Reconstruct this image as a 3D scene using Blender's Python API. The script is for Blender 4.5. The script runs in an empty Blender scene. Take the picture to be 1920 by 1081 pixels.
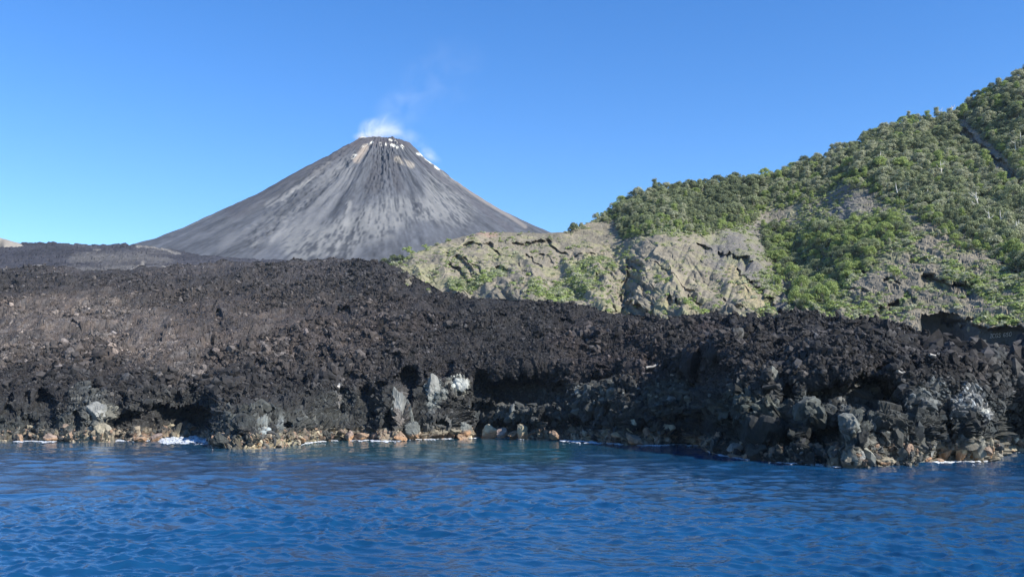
import bpy, math, random
import numpy as np
from mathutils import Vector, Matrix, Quaternion, Euler

random.seed(7)
rng = np.random.default_rng(7)
S = bpy.context.scene
COL = S.collection

# ------------------------------------------------------------------ camera
CAM_H = 9.0
HZ = 765.0
FPX = 1800.0
PITCH = math.atan((HZ - 540.5) / FPX)
cam_d = bpy.data.cameras.new('camera')
cam_d.sensor_width = 36
cam_d.lens = 36 * FPX / 1920
cam_d.clip_start = 0.5
cam_d.clip_end = 20000
cam = bpy.data.objects.new('camera', cam_d)
COL.objects.link(cam)
cam.location = (0, 0, CAM_H)
cam.rotation_euler = (math.pi / 2 + PITCH, 0, 0)
S.camera = cam

# ------------------------------------------------------------------ light
TO_SUN = Vector((0.67, -0.42, 0.61)).normalized()
SUN_EL = math.asin(TO_SUN.z)
SUN_AZ = math.atan2(TO_SUN.x, TO_SUN.y)
W = bpy.data.worlds.new('World')
S.world = W
W.use_nodes = True
nt = W.node_tree
nt.nodes.clear()
o_ = nt.nodes.new('ShaderNodeOutputWorld')
bg = nt.nodes.new('ShaderNodeBackground')
sky = nt.nodes.new('ShaderNodeTexSky')
sky.sky_type = 'NISHITA'
sky.sun_disc = False
sky.sun_elevation = SUN_EL
sky.sun_rotation = SUN_AZ
sky.altitude = 0
sky.air_density = 0.92
sky.dust_density = 0.0
sky.ozone_density = 2.6
bg.inputs['Strength'].default_value = 0.128
hs = nt.nodes.new('ShaderNodeHueSaturation')
hs.inputs['Saturation'].default_value = 1.32
hs.inputs['Hue'].default_value = 0.509
nt.links.new(sky.outputs[0], hs.inputs['Color'])
nt.links.new(hs.outputs[0], bg.inputs['Color'])
nt.links.new(bg.outputs[0], o_.inputs['Surface'])

sun_d = bpy.data.lights.new('sun', 'SUN')
sun_d.energy = 4.9
sun_d.angle = math.radians(0.5)
sun_d.color = (1.0, 0.955, 0.88)
sun = bpy.data.objects.new('sun', sun_d)
COL.objects.link(sun)
sun.location = (200, -200, 400)
sun.rotation_euler = (-TO_SUN).to_track_quat('-Z', 'Y').to_euler()

S.view_settings.view_transform = 'Standard'
S.view_settings.look = 'None'
S.view_settings.gamma = 1
S.view_settings.exposure = 0.80
S.view_settings.use_curve_mapping = False
S.cycles.max_bounces = 6
S.cycles.volume_bounces = 4
S.cycles.transparent_max_bounces = 16
S.cycles.volume_max_steps = 256

# ------------------------------------------------------------------ helpers
CT, ST = math.cos(PITCH), math.sin(PITCH)

def ray(x, y):
    cx = (np.asarray(x, float) - 960) / FPX
    cy = (540.5 - np.asarray(y, float)) / FPX
    return np.stack([cx + 0 * cy, CT - cy * ST + 0 * cx, ST + cy * CT + 0 * cx], -1)

def unproj(x, y, Y):
    """world point seen in the direction (x, y), Y metres north of the viewpoint"""
    d = ray(x, y)
    P = d * (np.asarray(Y, float) / d[..., 1])[..., None]
    P[..., 2] += CAM_H
    return P

def proj(P):
    P = np.asarray(P, float)
    q = P - np.array([0, 0, CAM_H])
    f = q[..., 1] * CT + q[..., 2] * ST
    u = -q[..., 1] * ST + q[..., 2] * CT
    return 960 + FPX * q[..., 0] / f, 540.5 - FPX * u / f

def seaY(x, y):
    d = ray(x, y)
    return -CAM_H * d[..., 1] / d[..., 2]

M32 = 0xFFFFFFFF
def _h(ix, iy, iz, seed):
    h = (ix.astype(np.int64) * 374761393 + iy.astype(np.int64) * 668265263 + iz.astype(np.int64) * 2147483647 * 3 + seed * 974634777) & M32
    h = ((h ^ (h >> 13)) * 1274126177) & M32
    h = ((h ^ (h >> 16)) * 2246822519) & M32
    h = h ^ (h >> 15)
    return h
def hf(h, k=0):
    h = (h + k * 2654435769) & M32
    h = ((h ^ (h >> 15)) * 2246822519) & M32
    h = ((h ^ (h >> 13)) * 3266489917) & M32
    h = h ^ (h >> 16)
    return (h & 0xFFFFFF) / float(0x1000000)

def vnoise(P, seed=0):
    """value noise -1..1"""
    P = np.asarray(P, float)
    i = np.floor(P).astype(np.int64)
    f = P - i
    f = f * f * f * (f * (f * 6 - 15) + 10)
    r = 0
    for dx in (0, 1):
        wx = f[..., 0] if dx else 1 - f[..., 0]
        for dy in (0, 1):
            wy = f[..., 1] if dy else 1 - f[..., 1]
            for dz in (0, 1):
                wz = f[..., 2] if dz else 1 - f[..., 2]
                r = r + wx * wy * wz * hf(_h(i[..., 0] + dx, i[..., 1] + dy, i[..., 2] + dz, seed))
    return r * 2 - 1

def fbm(P, size, octs=4, seed=0, gain=0.5):
    P = np.asarray(P, float) / size
    a, s, r = 1.0, 0.0, 0
    c, si = math.cos(0.7), math.sin(0.7)
    for k in range(octs):
        r = r + a * vnoise(P, seed + k * 17)
        s += a
        a *= gain
        x, y, z = P[..., 0], P[..., 1], P[..., 2]
        P = np.stack([(x * c - y * si) * 2.03 + 11.3, (x * si + y * c) * 2.03 - 5.1, z * 2.03 + 3.7], -1)
    return r / s

def cells(P, size, seed=0):
    """nearest jittered cell: random id floats (a, b), vector from its centre, F1, F2"""
    P = np.asarray(P, float) / size
    g = np.floor(P - 0.5).astype(np.int64)
    F1 = np.full(P.shape[:-1], 9.0); F2 = F1.copy()
    hb = np.zeros(P.shape[:-1], np.int64)
    vx = np.zeros_like(F1); vy = np.zeros_like(F1); vz = np.zeros_like(F1)
    for dx in (0, 1):
        for dy in (0, 1):
            for dz in (0, 1):
                cx, cy, cz = g[..., 0] + dx, g[..., 1] + dy, g[..., 2] + dz
                h = _h(cx, cy, cz, seed)
                ax = P[..., 0] - (cx + 0.5 + 0.8 * (hf(h, 1) - 0.5))
                ay = P[..., 1] - (cy + 0.5 + 0.8 * (hf(h, 2) - 0.5))
                az = P[..., 2] - (cz + 0.5 + 0.8 * (hf(h, 3) - 0.5))
                d = ax * ax + ay * ay + az * az
                m = d < F1
                F2 = np.where(m, F1, np.minimum(F2, d))
                F1 = np.where(m, d, F1)
                hb = np.where(m, h, hb)
                vx = np.where(m, ax, vx); vy = np.where(m, ay, vy); vz = np.where(m, az, vz)
    return hb, np.stack([vx, vy, vz], -1), np.sqrt(F1), np.sqrt(F2)

def blocks(P, size, seed=0, tilt=1.0, crack=0.25):
    """angular, faceted displacement, about -1..1"""
    hb, v, f1, f2 = cells(P, size, seed)
    d = (hf(hb, 4) - 0.5) * 1.1
    tx, ty, tz = hf(hb, 5) - 0.5, hf(hb, 6) - 0.5, hf(hb, 7) - 0.5
    d = d + tilt * 1.6 * (v[..., 0] * tx + v[..., 1] * ty + v[..., 2] * tz)
    d = d - crack * np.clip(1 - (f2 - f1) / 0.14, 0, 1)
    return d

def sstep(a, b, x):
    t = np.clip((x - a) / (b - a), 0, 1)
    return t * t * (3 - 2 * t)

def curve(pts):
    xs = [p[0] for p in pts]; ys = [p[1] for p in pts]
    return lambda x: np.interp(x, xs, ys)

def stroke(px, py, pts, w):
    """soft mask 1..0 of the distance to a polyline"""
    best = np.full(np.shape(px), 1e9)
    for (x0, y0), (x1, y1) in zip(pts[:-1], pts[1:]):
        dx, dy = x1 - x0, y1 - y0
        t = np.clip(((px - x0) * dx + (py - y0) * dy) / (dx * dx + dy * dy + 1e-9), 0, 1)
        best = np.minimum(best, np.hypot(px - x0 - t * dx, py - y0 - t * dy))
    return sstep(w, w * 0.35, best)

def inpoly(px, py, poly):
    r = np.zeros(np.shape(px), bool)
    n = len(poly)
    for i in range(n):
        x0, y0 = poly[i]; x1, y1 = poly[(i + 1) % n]
        if y0 == y1: continue
        c = ((y0 > py) != (y1 > py)) & (px < (x1 - x0) * (py - y0) / (y1 - y0) + x0)
        r ^= c
    return r

def normals(P):
    du = np.gradient(P, axis=1); dv = np.gradient(P, axis=0)
    n = np.cross(du, dv)
    return n / (np.linalg.norm(n, axis=-1, keepdims=True) + 1e-12)

def blur(A, k):
    for ax in (0, 1):
        c = np.cumsum(np.concatenate([np.repeat(np.take(A, [0], ax), k + 1, ax), A, np.repeat(np.take(A, [-1], ax), k, ax)], ax), ax)
        n = A.shape[ax]
        A = (np.take(c, range(2 * k + 1, 2 * k + 1 + n), ax) - np.take(c, range(0, n), ax)) / (2 * k + 1)
    return A

def raw_mesh(name, V, F, mat, cols=None, smooth=False):
    """V (n,3), F (m,3|4)"""
    me = bpy.data.meshes.new(name)
    V = np.ascontiguousarray(V, np.float32); F = np.ascontiguousarray(F, np.int32)
    me.vertices.add(len(V)); me.vertices.foreach_set('co', V.ravel())
    k = F.shape[1]
    me.loops.add(F.size); me.loops.foreach_set('vertex_index', F.ravel())
    me.polygons.add(len(F))
    me.polygons.foreach_set('loop_start', np.arange(0, F.size, k, dtype=np.int32))
    me.polygons.foreach_set('loop_total', np.full(len(F), k, np.int32))
    me.polygons.foreach_set('use_smooth', np.full(len(F), smooth, bool))
    me.update(calc_edges=True)
    if cols is not None:
        a = me.color_attributes.new('tint', 'FLOAT_COLOR', 'POINT')
        c = np.ones((len(V), 4), np.float32); c[:, :3] = cols
        a.data.foreach_set('color', c.ravel())
    if mat: me.materials.append(mat)
    return me

def grid_faces(nr, nc):
    i = np.arange(nr * nc).reshape(nr, nc)
    return np.stack([i[:-1, :-1], i[:-1, 1:], i[1:, 1:], i[1:, :-1]], -1).reshape(-1, 4)

def link(name, me, parent=None, **kw):
    o = bpy.data.objects.new(name, me)
    COL.objects.link(o)
    if parent: o.parent = parent
    for k, v in kw.items(): o[k] = v
    return o

def grid_obj(name, P, mat, cols=None, smooth=False, flip=False, **kw):
    F = grid_faces(P.shape[0], P.shape[1])
    if flip: F = F[:, ::-1]
    me = raw_mesh(name, P.reshape(-1, 3), F, mat, None if cols is None else cols.reshape(-1, 3), smooth)
    return link(name, me, **kw)

def merge(parts):
    """list of (V, F) with the same face size -> one"""
    Vs, Fs, n = [], [], 0
    for V, F in parts:
        Vs.append(V); Fs.append(F + n); n += len(V)
    return np.concatenate(Vs), np.concatenate(Fs)

def mixc(c, tgt, m):
    return c * (1 - m[..., None]) + np.array(tgt) * m[..., None]

# ------------------------------------------------------------------ materials
def mat_new(name):
    m = bpy.data.materials.new(name)
    m.use_nodes = True
    m.node_tree.nodes.clear()
    return m, m.node_tree

def N(nt, t, **kw):
    n = nt.nodes.new(t)
    for k, v in kw.items(): setattr(n, k, v)
    return n

def rock_mat(name, base=None, attr='tint', attr_type='GEOMETRY', var=0.5, nscale=1.2, bump=0.5, bdist=0.25, bscale=2.5, rough=0.9, rand=0.0, spec=0.25, fine=9.0):
    m, nt = mat_new(name)
    out = N(nt, 'ShaderNodeOutputMaterial'); b = N(nt, 'ShaderNodeBsdfPrincipled')
    b.inputs['Roughness'].default_value = rough
    b.inputs['Specular IOR Level'].default_value = spec
    tc = N(nt, 'ShaderNodeTexCoord')
    nz = N(nt, 'ShaderNodeTexNoise'); nz.inputs['Scale'].default_value = nscale; nz.inputs['Detail'].default_value = 6; nz.inputs['Roughness'].default_value = 0.7
    mr = N(nt, 'ShaderNodeMapRange'); mr.inputs['From Min'].default_value = 0.3; mr.inputs['From Max'].default_value = 0.7
    mr.inputs['To Min'].default_value = 1 - var; mr.inputs['To Max'].default_value = 1 + var
    if base is None:
        at = N(nt, 'ShaderNodeAttribute', attribute_name=attr, attribute_type=attr_type); src = at.outputs['Color']
    else:
        rgb = N(nt, 'ShaderNodeRGB'); rgb.outputs[0].default_value = (*base, 1); src = rgb.outputs[0]
    vm = N(nt, 'ShaderNodeVectorMath', operation='SCALE')
    nt.links.new(tc.outputs['Object'], nz.inputs['Vector'])
    nt.links.new(nz.outputs['Fac'], mr.inputs['Value'])
    nt.links.new(src, vm.inputs[0])
    sc = mr.outputs[0]
    if rand:
        oi = N(nt, 'ShaderNodeObjectInfo')
        m2 = N(nt, 'ShaderNodeMapRange'); m2.inputs['To Min'].default_value = 1 - rand; m2.inputs['To Max'].default_value = 1 + rand
        nt.links.new(oi.outputs['Random'], m2.inputs['Value'])
        mm = N(nt, 'ShaderNodeMath', operation='MULTIPLY')
        nt.links.new(sc, mm.inputs[0]); nt.links.new(m2.outputs[0], mm.inputs[1]); sc = mm.outputs[0]
    nt.links.new(sc, vm.inputs['Scale'])
    nt.links.new(vm.outputs[0], b.inputs['Base Color'])
    n2 = N(nt, 'ShaderNodeTexNoise'); n2.inputs['Scale'].default_value = bscale; n2.inputs['Detail'].default_value = 8; n2.inputs['Roughness'].default_value = 0.75
    nt.links.new(tc.outputs['Object'], n2.inputs['Vector'])
    bp = N(nt, 'ShaderNodeBump'); bp.inputs['Strength'].default_value = bump; bp.inputs['Distance'].default_value = bdist
    nt.links.new(n2.outputs['Fac'], bp.inputs['Height'])
    nt.links.new(bp.outputs[0], b.inputs['Normal'])
    nt.links.new(b.outputs[0], out.inputs['Surface'])
    return m

M_LAVA = rock_mat('lava_rock', var=0.45, nscale=0.8, bump=1.0, bdist=0.3, bscale=1.6)
M_RUBBLE = rock_mat('lava_rubble', attr_type='INSTANCER', var=0.35, nscale=1.4, bump=0.6, bdist=0.2, bscale=2.5)
M_HILL = rock_mat('weathered_tuff', var=0.35, nscale=0.45, bump=0.8, bdist=0.5, bscale=0.9)
M_CONE = rock_mat('cinder_ash', var=0.10, nscale=0.12, bump=0.35, bdist=1.2, bscale=0.35, rough=1.0, spec=0.1)
M_FAR = rock_mat('far_lava', var=0.35, nscale=0.15, bump=0.9, bdist=1.5, bscale=0.3, rough=1.0, spec=0.1)

def leaf_mat(name, col, col2):
    m, nt = mat_new(name)
    out = N(nt, 'ShaderNodeOutputMaterial')
    oi = N(nt, 'ShaderNodeObjectInfo'); geo = N(nt, 'ShaderNodeNewGeometry')
    mx = N(nt, 'ShaderNodeMix', data_type='RGBA')
    mx.inputs[6].default_value = (*col, 1); mx.inputs[7].default_value = (*col2, 1)
    ad = N(nt, 'ShaderNodeMath', operation='ADD')
    m1 = N(nt, 'ShaderNodeMath', operation='MULTIPLY'); m1.inputs[1].default_value = 0.55
    m2 = N(nt, 'ShaderNodeMath', operation='MULTIPLY'); m2.inputs[1].default_value = 0.45
    nt.links.new(oi.outputs['Random'], m1.inputs[0]); nt.links.new(geo.outputs['Random Per Island'], m2.inputs[0])
    nt.links.new(m1.outputs[0], ad.inputs[0]); nt.links.new(m2.outputs[0], ad.inputs[1])
    nt.links.new(ad.outputs[0], mx.inputs[0])
    d = N(nt, 'ShaderNodeBsdfPrincipled'); d.inputs['Roughness'].default_value = 0.55; d.inputs['Specular IOR Level'].default_value = 0.35
    t = N(nt, 'ShaderNodeBsdfTranslucent')
    ms = N(nt, 'ShaderNodeMixShader'); ms.inputs[0].default_value = 0.36
    nt.links.new(mx.outputs[2], d.inputs['Base Color']); nt.links.new(mx.outputs[2], t.inputs['Color'])
    nt.links.new(d.outputs[0], ms.inputs[1]); nt.links.new(t.outputs[0], ms.inputs[2])
    nt.links.new(ms.outputs[0], out.inputs['Surface'])
    return m
TONES = {
    'dark green': leaf_mat('leaf_dark', (0.13, 0.16, 0.08), (0.21, 0.24, 0.13)),
    'mid green': leaf_mat('leaf_mid', (0.215, 0.25, 0.125), (0.31, 0.345, 0.185)),
    'pale olive': leaf_mat('leaf_olive', (0.31, 0.33, 0.20), (0.41, 0.42, 0.28)),
    'fresh green': leaf_mat('leaf_fresh', (0.23, 0.30, 0.09), (0.33, 0.40, 0.13)),
}
M_BARK = rock_mat('bark', base=(0.38, 0.35, 0.30), var=0.3, nscale=3, bump=0.3, bdist=0.05)
M_DEADWOOD = rock_mat('dead_wood', base=(0.62, 0.58, 0.52), var=0.15, nscale=3, bump=0.3, bdist=0.05)
M_DRIFT = rock_mat('driftwood', base=(0.33, 0.31, 0.28), var=0.2, nscale=3, bump=0.3, bdist=0.05)
M_PAINT = rock_mat('white_paint', base=(0.8, 0.82, 0.82), var=0.25, nscale=3, bump=0.1, bdist=0.02)

# ------------------------------------------------------------------ sea
def sea_mat():
    m, nt = mat_new('sea_water')
    out = N(nt, 'ShaderNodeOutputMaterial'); b = N(nt, 'ShaderNodeBsdfPrincipled')
    tc = N(nt, 'ShaderNodeTexCoord')
    b.inputs['Roughness'].default_value = 0.03
    b.inputs['IOR'].default_value = 1.33
    nz = N(nt, 'ShaderNodeTexNoise'); nz.inputs['Scale'].default_value = 0.03; nz.inputs['Detail'].default_value = 3
    mp = N(nt, 'ShaderNodeMapping'); mp.inputs['Scale'].default_value = (1, 0.5, 1)
    nt.links.new(tc.outputs['Object'], mp.inputs[0]); nt.links.new(mp.outputs[0], nz.inputs['Vector'])
    at = N(nt, 'ShaderNodeAttribute', attribute_name='tint')
    vm = N(nt, 'ShaderNodeVectorMath', operation='SCALE')
    mr = N(nt, 'ShaderNodeMapRange'); mr.inputs['From Min'].default_value = 0.3; mr.inputs['From Max'].default_value = 0.7
    mr.inputs['To Min'].default_value = 0.85; mr.inputs['To Max'].default_value = 1.15
    nt.links.new(nz.outputs[0], mr.inputs['Value']); nt.links.new(at.outputs['Color'], vm.inputs[0]); nt.links.new(mr.outputs[0], vm.inputs['Scale'])
    nt.links.new(vm.outputs[0], b.inputs['Base Color'])
    h = None
    for s, d, dist in ((2.2, 3, 0.05),):
        n2 = N(nt, 'ShaderNodeTexNoise'); n2.inputs['Scale'].default_value = s; n2.inputs['Detail'].default_value = d; n2.inputs['Roughness'].default_value = 0.6
        mp = N(nt, 'ShaderNodeMapping'); mp.inputs['Scale'].default_value = (0.6, 1.0, 1)
        nt.links.new(tc.outputs['Object'], mp.inputs[0]); nt.links.new(mp.outputs[0], n2.inputs['Vector'])
        bp = N(nt, 'ShaderNodeBump'); bp.inputs['Strength'].default_value = 1; bp.inputs['Distance'].default_value = dist
        nt.links.new(n2.outputs['Fac'], bp.inputs['Height'])
        if h: nt.links.new(h, bp.inputs['Normal'])
        h = bp.outputs[0]
    nt.links.new(h, b.inputs['Normal'])
    nt.links.new(b.outputs[0], out.inputs['Surface'])
    return m
M_SEA = sea_mat()

SHORE = curve([(-600, 826), (-150, 827), (0, 827), (60, 826), (110, 828), (190, 829), (215, 827), (250, 828), (280, 826), (310, 823), (360, 821), (396, 823),
               (402, 838), (430, 842), (470, 842), (520, 838), (560, 834), (590, 828), (640, 825), (700, 825), (720, 827), (780, 824), (860, 822), (900, 820),
               (960, 822), (1000, 824), (1060, 826), (1120, 828), (1170, 834), (1230, 835), (1270, 833), (1300, 834), (1318, 837), (1330, 849), (1360, 855),
               (1400, 861), (1440, 866), (1500, 871), (1560, 875), (1600, 877), (1640, 874), (1700, 872), (1750, 868), (1800, 866), (1850, 865), (1866, 861),
               (1876, 850), (1920, 847), (2000, 846), (2200, 844), (2900, 842)])

def build_sea():
    xs = np.concatenate([np.linspace(-16000, -800, 14), np.linspace(-700, -60, 40), np.linspace(-40, 1960, 620), np.linspace(1980, 2620, 40), np.linspace(2720, 18000, 14)])
    ys = np.concatenate([np.linspace(3600, 1160, 24), np.linspace(1150, 880, 330), np.linspace(879.3, 815, 90), np.linspace(814, 769, 24)])
    X, Yp = np.meshgrid(xs, ys)
    Yd = seaY(X[:, :1] * 0 + 960, Yp[:, :1]) + 0 * X
    P = np.stack([(X - 960) / FPX * Yd / CT * 1.0, Yd, 0 * Yd], -1)
    dy = np.abs(np.gradient(Yd, axis=0))
    r2 = np.random.default_rng(3)
    x, y = P[..., 0].copy(), P[..., 1].copy()
    wx = x + 2.5 * fbm(P * [1, 1, 0] + 3, 14, 2, 5); wy = y + 2.5 * fbm(P * [1, 1, 0] + 70, 14, 2, 6)
    z = 0 * x; ox = 0 * x; oy = 0 * x
    gust = 0.75 + 0.6 * fbm(P * [1, 1, 0], 30, 3, 9)
    for k in range(42):
        L = 0.6 * 1.082 ** k * (0.9 + 0.2 * r2.random())
        if L > 16: break
        ang = math.radians(-108 + r2.normal() * 34)
        amp = 0.021 * L if L < 1.5 else 0.0315 * (L / 1.5) ** 0.05
        kk = 2 * math.pi / L
        ph = r2.random() * 6.28
        arg = kk * (wx * math.cos(ang) + wy * math.sin(ang)) + ph
        fade = sstep(0.55, 0.2, dy / L) * (gust if L < 6 else 1)
        z += amp * fade * np.sin(arg)
        ox += -amp * fade * 0.8 * math.cos(ang) * np.cos(arg) * -1
        oy += -amp * fade * 0.8 * math.sin(ang) * np.cos(arg) * -1
    P[..., 0] += ox; P[..., 1] += oy; P[..., 2] = z
    # colour of the water itself: green over the shallow ledge, deep blue further out
    px, py = X, Yp
    ysh = SHORE(px)
    off = (Yp - ysh)
    c = np.empty(P.shape); c[:] = (0.005, 0.046, 0.118)
    c = mixc(c, (0.009, 0.060, 0.10), 0.75 * sstep(38, 0, off + 8 * fbm(P, 30, 2, 4)) * sstep(1500, 1000, px))
    g = stroke(px, py, [(560, 838), (700, 842), (1050, 850)], 30) * 0.7
    c = mixc(c, (0.014, 0.075, 0.09), g)
    return grid_obj('sea', P, M_SEA, c, smooth=True, flip=False, kind='structure')
build_sea()

# ------------------------------------------------------------------ lava field
LAVA_SKY = curve([(-600, 506), (0, 505), (60, 500), (120, 502), (200, 508), (260, 506), (330, 500), (420, 492), (520, 491), (620, 489), (700, 490), (735, 500), (760, 514),
                  (800, 532), (830, 548), (880, 560), (940, 563), (1000, 566), (1060, 574), (1120, 584), (1160, 592), (1240, 597), (1320, 596), (1350, 590),
                  (1390, 600), (1440, 602), (1520, 604), (1600, 609), (1700, 618), (1760, 634), (1820, 645), (1920, 653), (2200, 660), (2900, 665)])
LAVA_SKYD = curve([(-600, 640), (0, 640), (420, 640), (640, 610), (760, 530), (860, 450), (1000, 410), (1150, 370), (1350, 315), (1500, 285), (1700, 255), (1920, 215), (2900, 200)])
CLIFF_Y = curve([(-600, 735), (0, 738), (120, 728), (250, 718), (400, 712), (600, 705), (760, 690), (900, 690), (1100, 700), (1250, 690), (1340, 680), (1420, 665), (1600, 665), (1750, 690), (1920, 700), (2900, 700)])
CLIFF_D = curve([(-600, 330), (0, 322), (400, 310), (600, 308), (900, 305), (1050, 296), (1200, 272), (1300, 245), (1380, 208), (1600, 183), (1800, 178), (1920, 185), (2900, 190)])
# hollows: centre, half sizes, depth in metres
CAVES = [(84, 762, 20, 34, 9), (140, 792, 10, 18, 4), (55, 800, 14, 16, 3), (182, 738, 12, 6, 3), (250, 800, 52, 26, 11), (330, 782, 85, 22, 9), (236, 752, 9, 16, 4), (275, 768, 16, 14, 4), (330, 745, 10, 10, 3), (362, 730, 16, 7, 3),
         (395, 790, 14, 18, 5), (425, 812, 26, 26, 5), (170, 800, 12, 22, 3), (310, 728, 9, 10, 3),
         (485, 690, 15, 12, 5), (520, 697, 12, 10, 4), (600, 682, 16, 13, 6), (640, 700, 18, 8, 4), (560, 735, 22, 6, 3), (480, 748, 22, 6, 3), (685, 745, 14, 24, 7), (640, 735, 12, 12, 4), (728, 790, 13, 26, 8), (766, 720, 13, 34, 9), (745, 680, 10, 14, 4),
         (832, 690, 16, 16, 5), (720, 640, 10, 12, 3), (500, 612, 12, 5, 3), (625, 672, 12, 12, 4), (700, 622, 12, 8, 3),
         (905, 722, 14, 26, 6), (985, 735, 78, 30, 12), (1030, 700, 30, 10, 5), (905, 765, 22, 10, 4), (970, 800, 34, 14, 5), (1040, 800, 18, 18, 5), (1085, 795, 22, 18, 5), (1160, 708, 48, 10, 5),
         (1225, 705, 34, 8, 4), (1310, 712, 42, 26, 9), (1340, 692, 26, 24, 7), (1250, 790, 26, 10, 4), (1330, 800, 16, 34, 6), (1375, 802, 30, 26, 6), (1140, 770, 8, 12, 3), (1205, 800, 12, 14, 3),
         (1465, 655, 30, 14, 7), (1400, 645, 14, 12, 4), (1350, 620, 18, 12, 4), (1480, 745, 18, 30, 8), (1560, 740, 52, 28, 10), (1630, 742, 58, 38, 13), (1690, 765, 26, 22, 7), (1470, 715, 12, 12, 4),
         (1550, 812, 34, 34, 8), (1430, 830, 60, 20, 5), (1560, 850, 40, 16, 4), (1630, 846, 15, 11, 4), (1675, 835, 20, 20, 5), (1720, 668, 52, 22, 9), (1655, 690, 30, 10, 4), (1600, 672, 14, 14, 4), (1800, 665, 26, 14, 6), (1770, 640, 20, 6, 4), (1890, 690, 22, 20, 6),
         (1810, 725, 22, 10, 4), (1850, 725, 26, 10, 4), (1780, 808, 12, 10, 3), (1895, 770, 16, 12, 6), (1905, 800, 14, 16, 5), (1900, 830, 14, 8, 3), (1520, 690, 16, 10, 4), (1420, 770, 20, 10, 3),
         (140, 610, 9, 6, 3), (120, 680, 14, 6, 3), (80, 672, 10, 5, 3), (220, 690, 10, 5, 2), (670, 545, 12, 4, 3), (1060, 610, 14, 6, 3), (940, 600, 14, 7, 3), (1140, 635, 12, 7, 3), (1010, 640, 12, 8, 3)]
_rc = random.Random(77)
for _ in range(60):
    _x = _rc.uniform(380, 1930); _y = _rc.uniform(585, 720); CAVES.append((_x, _y, _rc.uniform(5, 17), _rc.uniform(4, 10), _rc.uniform(3, 6)))
for _ in range(60):
    _x = _rc.uniform(0, 1930); _y = _rc.uniform(715, 800 + (20 if _x > 1340 else 0)); CAVES.append((_x, _y, _rc.uniform(5, 13), _rc.uniform(6, 15), _rc.uniform(2.5, 5)))
# protruding masses
BUMPS = [(60, 790, 40, 26, 3), (150, 770, 40, 34, 4), (190, 785, 22, 24, 4), (480, 800, 40, 30, 5), (560, 800, 50, 26, 3), (640, 800, 30, 20, 3), (830, 735, 26, 28, 4), (868, 722, 20, 20, 4), (830, 790, 40, 20, 5),
         (930, 785, 40, 16, 4), (1010, 780, 26, 12, 4), (1110, 745, 40, 30, 4), (1110, 790, 26, 24, 4), (1180, 780, 30, 24, 4), (1260, 755, 40, 20, 5), (1360, 760, 46, 40, 4), (1350, 720, 14, 10, 3),
         (1395, 610, 26, 12, 5), (1400, 700, 60, 22, 3), (1440, 720, 24, 18, 3), (1515, 760, 28, 30, 5), (1600, 815, 34, 40, 5), (1660, 790, 50, 30, 4), (1740, 800, 40, 34, 5), (1810, 790, 44, 40, 5),
         (1850, 820, 12, 30, 4), (1775, 700, 50, 14, 3), (1680, 700, 30, 10, 3), (1835, 650, 14, 10, 3), (1500, 665, 40, 8, 2)]

def lava_depth(X, Yp):
    ysh = SHORE(X); ysk = LAVA_SKY(X); dsk = LAVA_SKYD(X); ycl = CLIFF_Y(X); dcl = CLIFF_D(X)
    dsh = seaY(X, ysh)
    q = np.clip((ysh - Yp) / (ysh - ycl), -0.4, 1)
    lo = dsh + (dcl - dsh) * np.abs(q) ** 1.7 * np.sign(q)
    s = np.clip((ycl - Yp) / (ycl - ysk), 0, 1)
    hi = dcl + (dsk - dcl) * s ** 1.35
    return np.where(q < 1, lo, hi)

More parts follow.
